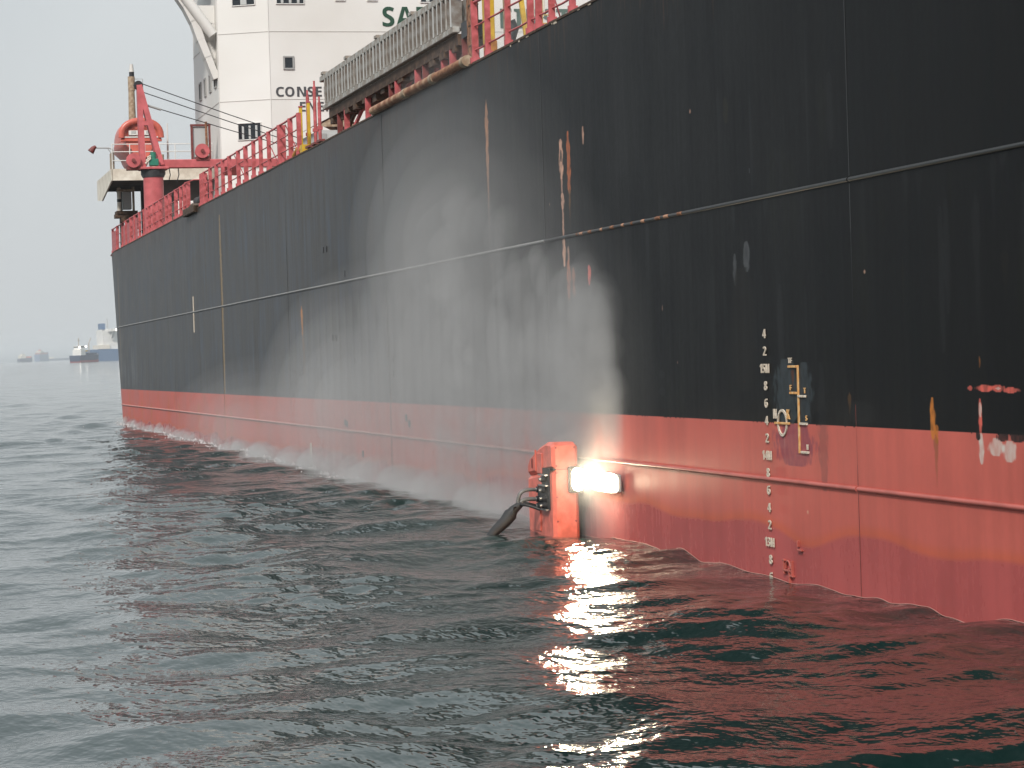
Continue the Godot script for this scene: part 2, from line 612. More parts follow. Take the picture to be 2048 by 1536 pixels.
func materials() -> void:
	var W := Color.WHITE
	var g1 := tex_noise(0.01, Color(0.86, 0.84, 0.82), W, 21, 0.4)
	var g2 := tex_noise(0.012, Color(0.80, 0.74, 0.70), W, 22, 0.3)
	var g3 := tex_noise(0.012, Color(0.6, 0.5, 0.44), Color(1, 0.95, 0.9), 23, 0.35)
	M.white = mat(lin(0.71, 0.70, 0.675), 0.45, 0.0, tex_noise(0.006, Color(0.95, 0.945, 0.935), W, 24, 0.45), 0.12)
	M.cream = mat(lin(0.76, 0.71, 0.61), 0.5, 0.0, g1, 0.7)
	M.seam = mat(lin(0.46, 0.44, 0.41), 0.6)
	M.red = mat(lin(0.56, 0.125, 0.135), 0.45, 0.0, g1, 0.8)
	M.railred = mat(lin(0.52, 0.115, 0.125), 0.5, 0.0, g2, 1.3)
	M.darkred = mat(lin(0.20, 0.045, 0.04), 0.6, 0.0, g2, 1.5)
	M.black = mat(lin(0.018, 0.018, 0.02), 0.45)
	M.rubber = mat(lin(0.012, 0.012, 0.013), 0.55)
	M.hose = mat(lin(0.16, 0.16, 0.155), 0.45, 0.0, g1, 6.0)
	M.steel = mat(lin(0.42, 0.42, 0.40), 0.35, 0.9)
	M.alu = mat(lin(0.40, 0.40, 0.375), 0.6, 0.0, g2, 1.1)
	M.tread = mat(lin(0.30, 0.29, 0.27), 0.65, 0.0, g2, 1.6)
	M.brown = mat(lin(0.10, 0.065, 0.04), 0.75, 0.0, g3, 1.4)
	M.rust = mat(lin(0.36, 0.20, 0.12), 0.8, 0.0, g3, 1.8)
	M.rustpipe = mat(lin(0.50, 0.36, 0.27), 0.7, 0.0, tex_noise(0.02, Color(0.62, 0.42, 0.32), Color(1, 0.97, 0.9), 27, 0.3), 0.35)
	M.beige = mat(lin(0.42, 0.34, 0.24), 0.65, 0.0, g2, 1.6)
	M.yellow = mat(lin(0.62, 0.40, 0.025), 0.45, 0.0, g1, 1.5)
	M.rustyellow = mat(lin(0.55, 0.24, 0.03), 0.6, 0.0, g2, 2.0)
	M.green = mat(lin(0.02, 0.17, 0.11), 0.45)
	M.boat = mat(lin(0.64, 0.145, 0.105), 0.35, 0.0, g1, 0.8)
	M.shell = mat(lin(0.72, 0.165, 0.115), 0.38, 0.0, tex_noise(0.02, Color(0.86, 0.84, 0.82), W, 29, 0.3), 0.9)
	M.glass = mat(lin(0.018, 0.022, 0.026), 0.06)
	M.frame = mat(lin(0.30, 0.30, 0.29), 0.4)
	M.curtain = mat(lin(0.42, 0.43, 0.42), 0.8)
	M.lettergreen = mat(lin(0.012, 0.055, 0.03), 0.5)
	M.lettergrey = mat(lin(0.055, 0.055, 0.06), 0.5)
	M.mark = mat(lin(0.82, 0.80, 0.74), 0.55, 0.0, tex_noise(0.03, Color(0.66, 0.56, 0.45), W, 30, 0.28), 7.0)
	M.rustmark = mat(lin(0.66, 0.47, 0.24), 0.65, 0.0, tex_noise(0.03, Color(0.92, 0.72, 0.5), W, 31, 0.35), 1.2)
	M.hullblack = mat(lin(0.016, 0.016, 0.0165), 0.4, 0.0, g1, 0.8)
	M.hullred = mat(lin(0.45, 0.105, 0.082), 0.4, 0.0, g1, 0.8)
	M.stripgrey = mat(lin(0.24, 0.24, 0.24), 0.5, 0.0, g1, 0.8)  # highlight along the aft upper strips, put into the colour
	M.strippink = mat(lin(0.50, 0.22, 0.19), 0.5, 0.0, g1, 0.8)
	M.barepaint = mat(lin(0.50, 0.27, 0.17), 0.7, 0.0, g1, 2.0)
	M.deck = mat(lin(0.16, 0.06, 0.045), 0.8, 0.0, g1, 0.3)
	M.foam = mat(lin(0.45, 0.42, 0.42), 0.5)
	M.shadowgrey = mat(lin(0.10, 0.095, 0.09), 0.7, 0.0, g1, 0.6)  # shade under the boat deck, put into the colour

func build_ship_hull() -> void:
	var orange := Color(0.42, 0.14, 0.035)
	var brown := Color(0.16, 0.075, 0.03)
	var pink := Color(0.60, 0.34, 0.24)
	var red := Color(0.62, 0.12, 0.09)
	var chalk := Color(0.55, 0.53, 0.48)
	var black := Color(0.012, 0.012, 0.012)
	var grey := Color(0.09, 0.095, 0.10)
	var marks := [
		# long rust runs from scuppers
		[-40.25, 6.98, 6.78, 0.05, black, 1.0, 1], [-40.2, 6.85, 4.2, 0.12, Color(0.42, 0.20, 0.11), 1.0, 0], [-40.15, 5.2, 1.8, 0.16, grey, 0.6, 0],
		[-73.3, 7.0, 1.8, 0.22, Color(0.30, 0.20, 0.10), 0.85, 1], [-73.45, 1.9, 0.0, 0.12, orange, 0.6, 1], [-105.3, 6.8, 2.0, 0.16, Color(0.3, 0.2, 0.1), 0.6, 1],
		[-59.3, 3.95, 2.9, 0.14, Color(0.55, 0.20, 0.05), 1.0, 0], [-59.2, 3.2, 1.9, 0.12, brown, 0.7, 0],
		# scraped paint
		[-35.69, 5.78, 5.2, 0.10, pink, 1.0, 1], [-35.69, 5.62, 5.45, 0.045, black, 0.8, 1], [-35.68, 5.28, 4.98, 0.035, pink, 0.8, 1], [-35.67, 4.98, 4.75, 0.08, pink, 1.0, 1],
		[-35.66, 4.75, 4.3, 0.045, pink, 0.9, 1], [-35.65, 4.35, 3.9, 0.08, pink, 1.0, 1],
		[-35.28, 5.86, 4.95, 0.09, Color(0.40, 0.12, 0.05), 1.0, 1], [-35.28, 5.05, 4.4, 0.06, brown, 0.9, 0],
		[-34.47, 5.85, 5.6, 0.05, pink, 0.9, 1], [-35.42, 4.18, 3.95, 0.05, pink, 0.9, 1], [-35.45, 3.98, 3.4, 0.09, Color(0.42, 0.14, 0.07), 1.0, 1], [-35.18, 3.86, 3.45, 0.08, Color(0.44, 0.14, 0.06), 0.9, 1],
		[-34.36, 3.86, 3.58, 0.08, red, 1.0, 1], [-34.3, 3.6, 1.8, 0.06, grey, 0.7, 1], [-35.75, 3.62, 3.45, 0.04, black, 0.7, 1],
		[-22.5, 2.06, 1.66, 0.055, Color(0.50, 0.17, 0.035), 1.0, 1], [-22.42, 1.80, 1.62, 0.05, Color(0.46, 0.15, 0.03), 0.9, 1], [-22.44, 1.7, 1.2, 0.06, brown, 0.5, 0],
		[-21.42, 2.06, 1.72, 0.035, red, 1.0, 1], [-21.42, 2.02, 1.9, 0.03, chalk, 0.7, 1], [-21.41, 1.74, 1.46, 0.045, chalk, 0.9, 1],
		[-21.62, 2.18, 2.14, 0.07, red, 1.0, 1], [-21.30, 2.19, 2.13, 0.16, red, 1.0, 1], [-21.02, 2.185, 2.135, 0.14, red, 1.0, 1], [-20.76, 2.175, 2.125, 0.16, red, 1.0, 1], [-21.02, 2.17, 2.15, 0.06, chalk, 0.8, 1],
		[-21.10, 1.70, 1.55, 0.14, chalk, 0.75, 1], [-20.82, 1.68, 1.50, 0.13, chalk, 0.75, 1], [-20.95, 1.76, 1.68, 0.12, black, 0.9, 1], [-20.66, 1.78, 1.68, 0.16, black, 0.9, 1], [-21.48, 1.75, 1.68, 0.05, black, 0.9, 1],
		[-21.4, 2.45, 2.36, 0.02, orange, 0.7, 1], [-24.62, 2.10, 1.78, 0.05, brown, 0.6, 0],
		# dull patches and water runs on the black side
		[-27.70, 3.85, 3.5, 0.10, grey, 0.8, 1], [-28.12, 3.72, 3.35, 0.06, grey, 0.8, 1], [-27.9, 3.55, 2.1, 0.35, Color(0.014, 0.013, 0.012), 0.8, 1], [-28.3, 5.6, 5.3, 0.08, Color(0.05, 0.04, 0.02), 0.4, 1],
		[-22.2, 3.9, 2.5, 0.06, grey, 0.16, 1], [-21.4, 4.0, 2.4, 0.09, grey, 0.15, 0], [-20.4, 4.0, 2.8, 0.07, grey, 0.15, 1], [-24.3, 2.0, 1.78, 0.35, grey, 0.14, 1], [-19.6, 3.0, 2.0, 0.4, grey, 0.1, 1],
		[-31.1, 2.35, 2.25, 0.12, grey, 0.2, 1], [-31.1, 2.12, 2.02, 0.12, grey, 0.2, 1],
		[-44.4, 3.56, 3.46, 0.10, chalk, 0.55, 1], [-44.35, 3.30, 3.20, 0.10, chalk, 0.5, 1],
		[-39.6, 4.3, 1.8, 0.22, grey, 0.6, 0], [-41.5, 4.3, 2.2, 0.3, grey, 0.35, 0], [-46.0, 4.3, 2.6, 0.35, grey, 0.3, 0],
		# repainted ground of the load line mark
		[-26.50, 2.46, 1.745, 0.36, Color(0.038, 0.048, 0.053), 0.95, 1], [-25.95, 2.42, 1.745, 0.22, Color(0.036, 0.045, 0.050), 0.95, 1], [-26.3, 1.735, 1.27, 0.56, Color(0.27, 0.075, 0.085), 1.0, 1],
		[-26.3, 2.36, 2.12, 0.05, Color(0.12, 0.03, 0.015), 0.8, 0], [-26.62, 1.60, 1.30, 0.02, Color(0.4, 0.2, 0.17), 0.5, 0],
		[-55.4, 2.5, 1.8, 0.25, grey, 0.5, 0], [-55.2, 3.1, 1.9, 0.2, grey, 0.5, 0],
	]
	for k in 26:   # pale drips under the upper rubbing strip and white dribbles at the stern
		marks.append([rng.randf_range(-50, -20), 4.32, 4.32 - rng.randf_range(0.1, 1.2), rng.randf_range(0.03, 0.10), grey * 0.7, rng.randf_range(0.15, 0.35), 0])
	for k in 30:
		marks.append([rng.randf_range(-106, -96), rng.randf_range(2.6, 3.6), rng.randf_range(1.8, 2.4), rng.randf_range(0.05, 0.14), grey * 1.6, rng.randf_range(0.2, 0.6), 1])
	for k in 16:
		marks.append([rng.randf_range(-106, -52), 7.5, 7.5 - rng.randf_range(0.5, 3.0), rng.randf_range(0.06, 0.16), Color(0.085, 0.06, 0.04), rng.randf_range(0.25, 0.6), 0])
	for k in 9:
		marks.append([-66.0 - k * 4.3 - rng.randf() * 2.0, 1.3 + rng.randf() * 0.4, 0.0, rng.randf_range(0.12, 0.24), Color(0.40, 0.15, 0.03), rng.randf_range(0.4, 0.8), 0])
	for k in 30:   # faint scuffs and washed runs on the near plating
		var yt := rng.randf_range(2.4, 7.3)
		marks.append([rng.randf_range(-34, -15), yt, yt - rng.randf_range(0.2, 1.8), rng.randf_range(0.02, 0.12), Color(0.045, 0.047, 0.05) if k % 4 else Color(0.05, 0.035, 0.02), rng.randf_range(0.1, 0.3), k % 2])
	for k in 16:
		marks.append([rng.randf_range(-48, -18), rng.randf_range(0.7, 7.4), 0.0, 0.02, pink if k % 3 else grey, 0.8, 1])
		var e: Array = marks[-1]
		e[2] = e[1] - rng.randf_range(0.02, 0.08)
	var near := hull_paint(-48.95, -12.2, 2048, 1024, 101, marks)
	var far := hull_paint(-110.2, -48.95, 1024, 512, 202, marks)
	var bow := hull_paint(-12.2, 24.55, 512, 256, 303, [])
	var ship := thing("cargo_ship", "black and red steel hull of a loaded cargo ship with draft marks", "ship", Vector3(0, 0, -27))
	var edges := [-106.2, -97.95, -85.7, -73.45, -61.2, -48.95, -36.7, -24.45, -12.2, 0.05, 12.3, 24.55]
	for i in edges.size() - 1:
		for row in [[-2.1, 1.09], [1.09, 4.33], [4.33, 7.53]]:
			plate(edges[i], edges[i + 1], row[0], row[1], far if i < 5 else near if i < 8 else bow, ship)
	var body := MB.new()   # shell behind the plating, deck, transom and far side
	body.box(Vector3(16.1, 2.6, -41), Vector3(32.0 - 0.12, 9.6, 131.0))
	put("hull_core", body, M.hullblack, ship)
	var tr := MB.new()
	tr.quad(Vector3(0.25, -2, -105.8), Vector3(0.55, 7.5, -109.3), Vector3(31, 7.5, -109.3), Vector3(31, -2, -105.8), Vector3(0, 0, -1))
	tr.quad(Vector3(0.25, -2, -105.8), Vector3(0.55, 7.5, -109.3), Vector3(0.9, 7.5, -106), Vector3(0.9, -2, -105), Vector3(-1, 0, 0))
	put("transom", tr, M.hullblack, ship)
	var dk := MB.new()
	dk.box(Vector3(16.02, 7.49, -42.5), Vector3(31.9, 0.06, 133.0))
	put("deck", dk, M.deck, ship)
	var gw := MB.new()
	for z in range(-109, 24):
		gw.box(Vector3(0.03 + 0.008 * pow(maxf(0.0, -105.2 - z), 2.0), 7.545, z + 0.5), Vector3(0.09, 0.035, 0.998))
	put("gunwale_bar", gw, M.brown, ship)
	# half-round rubbing strips welded along the side, in lengths
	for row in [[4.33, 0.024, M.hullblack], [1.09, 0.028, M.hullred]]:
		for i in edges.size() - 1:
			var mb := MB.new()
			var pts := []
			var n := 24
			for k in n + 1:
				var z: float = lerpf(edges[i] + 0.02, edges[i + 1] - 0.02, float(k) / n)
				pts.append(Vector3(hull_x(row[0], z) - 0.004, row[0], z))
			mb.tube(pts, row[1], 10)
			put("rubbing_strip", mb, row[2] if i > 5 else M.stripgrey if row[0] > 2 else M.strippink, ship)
	var zr := -34.9
	for k in 11:   # bare rusty spots on the upper strip
		var rs := MB.new()
		var ln := rng.randf_range(0.04, 0.22)
		rs.tube([Vector3(-0.005, 4.33, zr), Vector3(-0.005, 4.33, zr + ln)], 0.0248, 8)
		put("rust_patch", rs, M.barepaint if k % 2 else M.rust, ship)
		zr += ln + rng.randf_range(0.06, 0.5)
	# vertical butt welds
	for z in [-24.45, -36.7, -48.95, -61.2, -73.45, -85.7]:
		for row in [[-0.6, 1.05], [1.13, 1.735], [1.75, 4.29], [4.37, 7.5]]:
			var mb := MB.new()
			mb.box(Vector3(0.004, (row[0] + row[1]) * 0.5, z), Vector3(0.012, row[1] - row[0], 0.016))
			put("butt_weld", mb, M.hullblack if row[0] > 1.5 else M.darkred, ship)
	# draft marks, every 0.2 m
	for k in 15:
		var d := 154 - k * 2
		var y := (d - 140) * 0.1 + 1.31
		var s := str(d % 10) if d % 10 else "%dM" % (d / 10)
		side_text(s, -27.16 + 0.02 * (0 if s.length() > 1 else 1) - 0.006 * (d - 140) * 0.0, y, 0.30 if s.length() > 1 else 0.10, 0.105, M.mark, ship, "draft_mark")
	# load line ring, grid and letters
	var ring := MB.new()
	var seg := 40
	for k in seg:
		var a := TAU * k / seg
		var b := TAU * (k + 1) / seg
		var q := func(an: float, r: float, x: float) -> Vector3: return Vector3(x, 1.745 + sin(an) * r, -26.64 + cos(an) * r)
		ring.quad(q.call(a, 0.155, -0.014), q.call(b, 0.155, -0.014), q.call(b, 0.125, -0.014), q.call(a, 0.125, -0.014), Vector3.LEFT)
		ring.quad(q.call(a, 0.155, -0.014), q.call(b, 0.155, -0.014), q.call(b, 0.155, 0.02), q.call(a, 0.155, 0.02), Vector3(0, sin(a), cos(a)))
		ring.quad(q.call(a, 0.125, -0.014), q.call(b, 0.125, -0.014), q.call(b, 0.125, 0.02), q.call(a, 0.125, 0.02), -Vector3(0, sin(a), cos(a)))
	put("load_line_ring", ring, M.mark, ship)
	for e in [[-26.88, -26.41, 1.74, M.rustmark], [-26.40, -26.13, 2.38, M.rustmark], [-26.37, -26.15, 2.085, M.rustmark], [-26.12, -25.88, 2.05, M.mark], [-26.09, -25.86, 1.745, M.mark], [-26.07, -25.84, 1.43, M.mark]]:
		var mb := MB.new()
		mb.box(Vector3(-0.007, e[2], (e[0] + e[1]) * 0.5), Vector3(0.022, 0.026, e[1] - e[0]), Basis(), 0.003)
		put("load_line_bar", mb, e[3], ship)
	var up := MB.new()
	up.box(Vector3(-0.005, 1.905, -26.115), Vector3(0.018, 0.98, 0.034), Basis(Vector3.RIGHT, 0.02), 0.003)
	put("load_line_post", up, M.rustmark, ship)
	for e in [["N", -26.86, 1.79, 0.10, 0.11, M.mark], ["K", -26.43, 1.79, 0.10, 0.11, M.rustmark], ["TF", -26.33, 2.42, 0.12, 0.06, M.mark], ["F", -26.33, 2.115, 0.05, 0.06, M.rustmark], ["T", -25.90, 2.085, 0.06, 0.06, M.rustmark], ["S", -25.87, 1.78, 0.05, 0.06, M.rustmark], ["W", -25.86, 1.46, 0.05, 0.06, M.mark]]:
		side_text(e[0], e[1], e[2], e[3], e[4], e[5], ship, "load_line_letter")
	# fittings welded low on the side, painted over
	for e in [[0.40, -26.235, 0.07, 0.03], [0.332, -26.18, 0.022, 0.14], [0.075, -26.60, 0.022, 0.26], [0.115, -26.70, 0.17, 0.03], [0.11, -26.45, 0.17, 0.03], [0.185, -26.70, 0.02, 0.08], [0.02, -26.53, 0.17, 0.028], [0.02, -26.45, 0.02, 0.1]]:
		var mb := MB.new()
		mb.box(Vector3(-0.012, e[0], e[1]), Vector3(0.034, e[2], e[3]), Basis(), 0.004)
		put("welded_fitting", mb, M.hullred, ship)
	var arc := MB.new()
	var pts := []
	for k in 11:
		var a := PI * k / 10
		pts.append(Vector3(-0.012, 0.10 + 0.085 * sin(a), -26.575 + 0.075 * cos(a)))
	arc.tube(pts, 0.014, 6)
	put("welded_fitting", arc, M.hullred, ship)
	# small drain slots
	for e in [[-56.03, 5.14], [-55.64, 5.14], [-53.46, 4.5], [-55.18, 3.13], [-54.8, 3.12], [-52.61, 2.63], [-48.51, 2.61], [-48.55, 2.32], [-53.96, 1.26], [-53.73, 1.23], [-51.98, 0.63], [-47.43, 1.47], [-47.16, 1.36]]:
		var mb := MB.new()
		mb.box(Vector3(0.0, e[1], e[0]), Vector3(0.02, 0.13, 0.12), Basis(), 0.004)
		put("drain_slot", mb, M.black, ship)
	for e in [[-80.05, 4.25, 1.15, 0.20], [-58.5, 0.33, 0.72, 0.16]]:
		var mb := MB.new()
		mb.box(Vector3(-0.004, e[1], e[0]), Vector3(0.02, e[2], e[3]), Basis(), 0.004)
		put("tug_mark", mb, M.mark, ship)

func wall_strip(mb: MB, a: Vector3, b: Vector3, y0: float, y1: float, out: Vector3) -> void:
	mb.quad(Vector3(a.x, y0, a.z), Vector3(b.x, y0, b.z), Vector3(b.x, y1, b.z), Vector3(a.x, y1, a.z), out)

func window(parent: Node3D, c: Vector3, w: float, h: float, along: Vector3, out: Vector3, framed: bool, curtains: int) -> void:
	var B := Basis(along, Vector3.UP, out)
	var fr := MB.new()
	var t := 0.07 if framed else 0.035
	fr.box(c + out * 0.01 + Vector3.UP * (h * 0.5 + t * 0.5), Vector3(w + 2 * t, t, 0.06), B, 0.008)
	fr.box(c + out * 0.01 - Vector3.UP * (h * 0.5 + t * 0.5), Vector3(w + 2 * t, t, 0.06), B, 0.008)
	fr.box(c + out * 0.01 + along * (w * 0.5 + t * 0.5), Vector3(t, h, 0.06), B, 0.008)
	fr.box(c + out * 0.01 - along * (w * 0.5 + t * 0.5), Vector3(t, h, 0.06), B, 0.008)
	var f := put("window", fr, M.frame if framed else M.white, parent)
	var gl := MB.new()
	gl.box(c - out * 0.005, Vector3(w, h, 0.02), B)
	put("pane", gl, M.glass, f)
	for k in curtains:
		var cu := MB.new()
		cu.box(c + out * 0.012 + along * (w * (k - curtains * 0.5 + 0.5) * 0.9 / curtains) - Vector3.UP * h * 0.05, Vector3(w * 0.28 / curtains, h * 0.84, 0.012), B)
		put("curtain", cu, M.curtain, f)

func build_accommodation() -> void:
	var t := thing("accommodation_block", "white accommodation block with safety slogans painted on its front", "superstructure", Vector3(10, 7.5, -100))
	var A := Vector3(26, 0, -97)
	var Bc := Vector3(5.38, 0, -97)
	var C := Vector3(3.5, 0, -98)
	var D := Vector3(3.5, 0, -105.6)
	var E_ := Vector3(26, 0, -105.6)
	var dirs := [[A, Bc, Vector3(0, 0, 1)], [Bc, C, Vector3(-0.4696, 0, 0.8829)], [C, D, Vector3(-1, 0, 0)], [D, E_, Vector3(0, 0, -1)], [E_, A, Vector3(1, 0, 0)]]
	var lv := [7.5, 10.28, 12.93, 15.58, 18.23, 20.9]
	for i in lv.size() - 1:
		for k in dirs.size():
			var mb := MB.new()
			var q: Array = dirs[k]
			wall_strip(mb, q[0], q[1], lv[i], lv[i + 1], q[2])
			wall_strip(mb, q[0] - q[2] * 0.1, q[1] - q[2] * 0.1, lv[i], lv[i + 1], -q[2])
			put("wall_panel", mb, M.white, t)
		for k in 3:
			var q: Array = dirs[k]
			var mb := MB.new()
			mb.beam(q[0] + Vector3(0, lv[i + 1], 0) + q[2] * 0.004, q[1] + Vector3(0, lv[i + 1], 0) + q[2] * 0.004, 0.02, 0.022)
			put("deck_seam", mb, M.seam, t)
	for c in [Bc, C]:
		var mb := MB.new()
		mb.tube([c + Vector3(-0.005, 7.5, 0.005), c + Vector3(-0.005, 20.9, 0.005)], 0.018, 6)
		put("corner_weld", mb, M.white, t)
	var roof := MB.new()
	roof.quad(A + Vector3(0, 20.9, 0), Bc + Vector3(0, 20.9, 0), D + Vector3(0, 20.9, 0), E_ + Vector3(0, 20.9, 0), Vector3.UP)
	put("roof", roof, M.white, t)
	var fz := -96.99
	window(t, Vector3(6.13, 14.35, fz), 0.30, 0.40, Vector3.RIGHT, Vector3(0, 0, 1), true, 0)
	for e in [[6.26, 16.98, 1.06, 0.62, 3], [8.25, 17.05, 0.34, 0.5, 0], [9.53, 17.05, 0.36, 0.5, 0], [12.0, 17.05, 1.0, 0.6, 2]]:
		window(t, Vector3(e[0], e[1], fz), e[2], e[3], Vector3.RIGHT, Vector3(0, 0, 1), false, e[4])
	var cd := Vector3(0.8829, 0, 0.4696)
	var cn := Vector3(-0.4696, 0, 0.8829)
	for e in [[4.50, 16.98, 0.90, 0.62, 1], [4.58, 11.72, 0.92, 0.62, 3]]:
		var x: float = e[0]
		window(t, Vector3(x, e[1], -98 + (x - 3.5) * 0.532) + cn * 0.01, e[2], e[3], cd, cn, false, e[4])
	for k in 4:
		window(t, Vector3(3.49, 13.95 + 0.0 * k, -98.9 - k * 1.55), 0.42, 0.62, Vector3(0, 0, 1), Vector3(-1, 0, 0), true, 0)
	front_text("SAFETY", 9.92, 15.78, 3.75, 0.78, -96.985, M.lettergreen, t, "painted_word")
	front_text("FIRST", 14.72, 15.72, 2.9, 0.78, -96.985, M.lettergreen, t, "painted_word")
	front_text("CONSERVE", 5.59, 13.03, 2.86, 0.385, -96.985, M.lettergrey, t, "painted_word")
	front_text("ENERGY", 6.52, 12.45, 2.02, 0.37, -96.985, M.lettergrey, t, "painted_word")
	# bridge wing bracket and pipe at the outboard corner
	var br := MB.new()
	var path := [Vector3(3.46, 13.9, -98.6), Vector3(3.16, 14.73, -98.6), Vector3(2.90, 15.42, -98.6), Vector3(2.66, 16.16, -98.6), Vector3(2.36, 16.78, -98.6), Vector3(1.9, 17.5, -98.6), Vector3(1.2, 18.6, -98.6)]
	for i in path.size() - 1:
		br.beam(path[i], path[i + 1] + (path[i + 1] - path[i]) * 0.04, 0.26 + 0.02 * i, 0.7, Vector3(0, 0, 1))
	put("wing_bracket", br, M.white, t)
	var tb := MB.new()
	tb.tube([Vector3(3.36, 15.6, -98.2), Vector3(1.9, 17.65, -98.2)], 0.21, 16)
	put("drain_trunk", tb, M.white, t)
	var web := MB.new()
	for e in [[14.0, 3.40], [14.7, 3.15], [15.4, 2.9], [16.1, 2.68]]:
		web.box(Vector3((e[1] + 3.5) * 0.5, e[0] + 0.36, -98.75), Vector3(3.5 - e[1], 0.74, 0.04))
	put("wing_web", web, M.white, t)
	var wing := MB.new()
	wing.box(Vector3(2.6, 19.0, -100), Vector3(7.0, 0.8, 4.0))
	put("bridge_wing", wing, M.white, t)

func build_boat_deck() -> void:
	var t := thing("boat_deck", "cream boat deck overhanging the stern with dark open space below", "platform", Vector3(1.5, 10.2, -103))
	var f := MB.new()
	f.box(Vector3(1.55, 10.29, -100.03), Vector3(4.3, 0.46, 0.06))
	put("fascia", f, M.cream, t)
	var e := MB.new()
	e.prism([Vector2(-100.0, 10.06), Vector2(-100.0, 10.52), Vector2(-106.5, 10.52), Vector2(-106.5, 9.7), Vector2(-104.5, 9.55)], -0.62, -0.56)
	put("side_plate", e, M.cream, t)
	var s := MB.new()
	s.box(Vector3(1.5, 10.40, -103.3), Vector3(4.1, 0.08, 6.4))
	put("deck_plating", s, M.deck, t)
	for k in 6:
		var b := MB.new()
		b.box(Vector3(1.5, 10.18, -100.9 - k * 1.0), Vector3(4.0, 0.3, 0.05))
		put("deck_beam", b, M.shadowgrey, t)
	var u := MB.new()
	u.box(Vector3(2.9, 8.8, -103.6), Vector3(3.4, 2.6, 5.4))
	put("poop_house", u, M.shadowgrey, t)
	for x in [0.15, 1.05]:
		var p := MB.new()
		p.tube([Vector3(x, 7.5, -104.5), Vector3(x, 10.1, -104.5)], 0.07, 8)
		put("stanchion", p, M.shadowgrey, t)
	# rails on the boat deck
	var r := thing("boat_deck_rail", "thin white guard rail along the boat deck in front of the lifeboat", "railing", Vector3(1.5, 10.5, -100.1))
	for y in [10.85, 11.2, 11.5]:
		var mb := MB.new()
		mb.tube([Vector3(-0.55, y, -100.1), Vector3(3.45, y, -100.1)], 0.022, 6)
		put("rail", mb, M.white, r)
	for x in [-0.55, 0.15, 0.75, 1.35, 1.95, 2.6, 3.2]:
		var mb := MB.new()
		mb.tube([Vector3(x, 10.5, -100.1), Vector3(x, 11.5, -100.1)], 0.024, 6)
		put("post", mb, M.white, r)
	var bx := thing("rail_corner_plate", "rust streaked cream plate at the outboard corner of the boat deck", "plate", Vector3(-0.5, 10.5, -100.4))
	var q := MB.new()
	q.box(Vector3(-0.52, 10.85, -100.6), Vector3(0.08, 0.7, 0.9))
	put("plate", q, M.beige, bx)
	# flood lamp on an outreaching arm
	var l := thing("flood_lamp", "small dark red flood lamp on a bent pole reaching out from the stern", "lamp", Vector3(0.17, 10.5, -107))
	var pl := MB.new()
	pl.tube([Vector3(0.17, 10.5, -107), Vector3(0.17, 11.75, -107), Vector3(0.12, 11.9, -107), Vector3(-0.05, 11.96, -107), Vector3(-0.62, 11.97, -107)], 0.024, 8)
	pl.tube([Vector3(0.17, 11.6, -107), Vector3(-0.08, 11.93, -107)], 0.014, 6)
	put("pole", pl, M.frame, l)
	var hd := MB.new()
	hd.tube([Vector3(-0.58, 12.04, -107), Vector3(-0.68, 11.96, -107), Vector3(-0.80, 11.80, -107)], 0.06, 10, 0.15)
	put("lamp_head", hd, M.darkred, l)
	# line throwing box and its bracket below
	var c := thing("net_drum_cabinet", "weathered beige cabinet on a dark bracket below the boat deck overhang", "cabinet", Vector3(0.2, 9.0, -103))
	var cb := MB.new()
	cb.box(Vector3(0.25, 9.44, -103), Vector3(0.36, 0.70, 0.4), Basis(), 0.02)
	put("cabinet", cb, M.curtain, c)
	for x in [-0.08, 0.5]:
		var mb := MB.new()
		mb.tube([Vector3(x, 9.02, -102.75), Vector3(x, 9.95, -102.75)], 0.05 if x > 0 else 0.085, 10)
		put("roller", mb, M.beige if x > 0 else M.cream, c)
		var kb := MB.new()
		kb.tube([Vector3(x, 9.93, -102.75), Vector3(x, 10.0, -102.75)], 0.055, 8)
		put("knob", kb, M.beige, c)
	var tp := MB.new()
	tp.box(Vector3(0.2, 9.85, -102.85), Vector3(0.72, 0.08, 0.5))
	put("top_frame", tp, M.beige, c)
	var bd := MB.new()
	bd.tube([Vector3(-0.08, 9.38, -102.75), Vector3(-0.08, 9.50, -102.75)], 0.088, 10)
	put("band", bd, M.black, c)
	var bk := MB.new()
	bk.prism([Vector2(-102.6, 9.02), Vector2(-103.5, 9.02), Vector2(-103.5, 8.9), Vector2(-102.6, 8.9)], -0.2, 0.65)
	for k in 4:
		var w := 0.9 - k * 0.22
		bk.box(Vector3(0.65 - w * 0.5, 8.82 - k * 0.16, -103), Vector3(w, 0.16, 0.7))
	put("bracket", bk, M.brown, c)
	# things standing on the boat deck behind the crane jib
	for e2 in [[1.30, 12.25, 0.055], [2.0, 12.6, 0.045]]:
		var v := thing("vent_pipe", "thin white vent pipe rising behind the boat deck rail, %s" % ["left of the pair", "right of the pair"][int(e2[0] > 1.5)], "pipe", Vector3(e2[0], 10.5, -103))
		var mb := MB.new()
		mb.tube([Vector3(e2[0], 10.44, -103), Vector3(e2[0], 11.4, -103), Vector3(e2[0], e2[1], -103)], e2[2] * 1.5, 8, e2[2] * 0.5)
		put("pipe", mb, M.white, v)
	for x in [1.28, 1.55]:
		var v := thing("deck_bollard", "short brown drum on the boat deck, %s" % ["under the left vent pipe", "right of the left vent pipe"][int(x > 1.4)], "drum", Vector3(x, 10.5, -101.5))
		var mb := MB.new()
		mb.tube([Vector3(x, 10.44, -101.5), Vector3(x, 11.2, -101.5)], 0.11, 10)
		put("drum", mb, M.beige, v)
	var bn := thing("yellow_bin", "small yellow bin on the boat deck right of the brown drums", "bin", Vector3(2.05, 10.45, -101))
	var bm := MB.new()
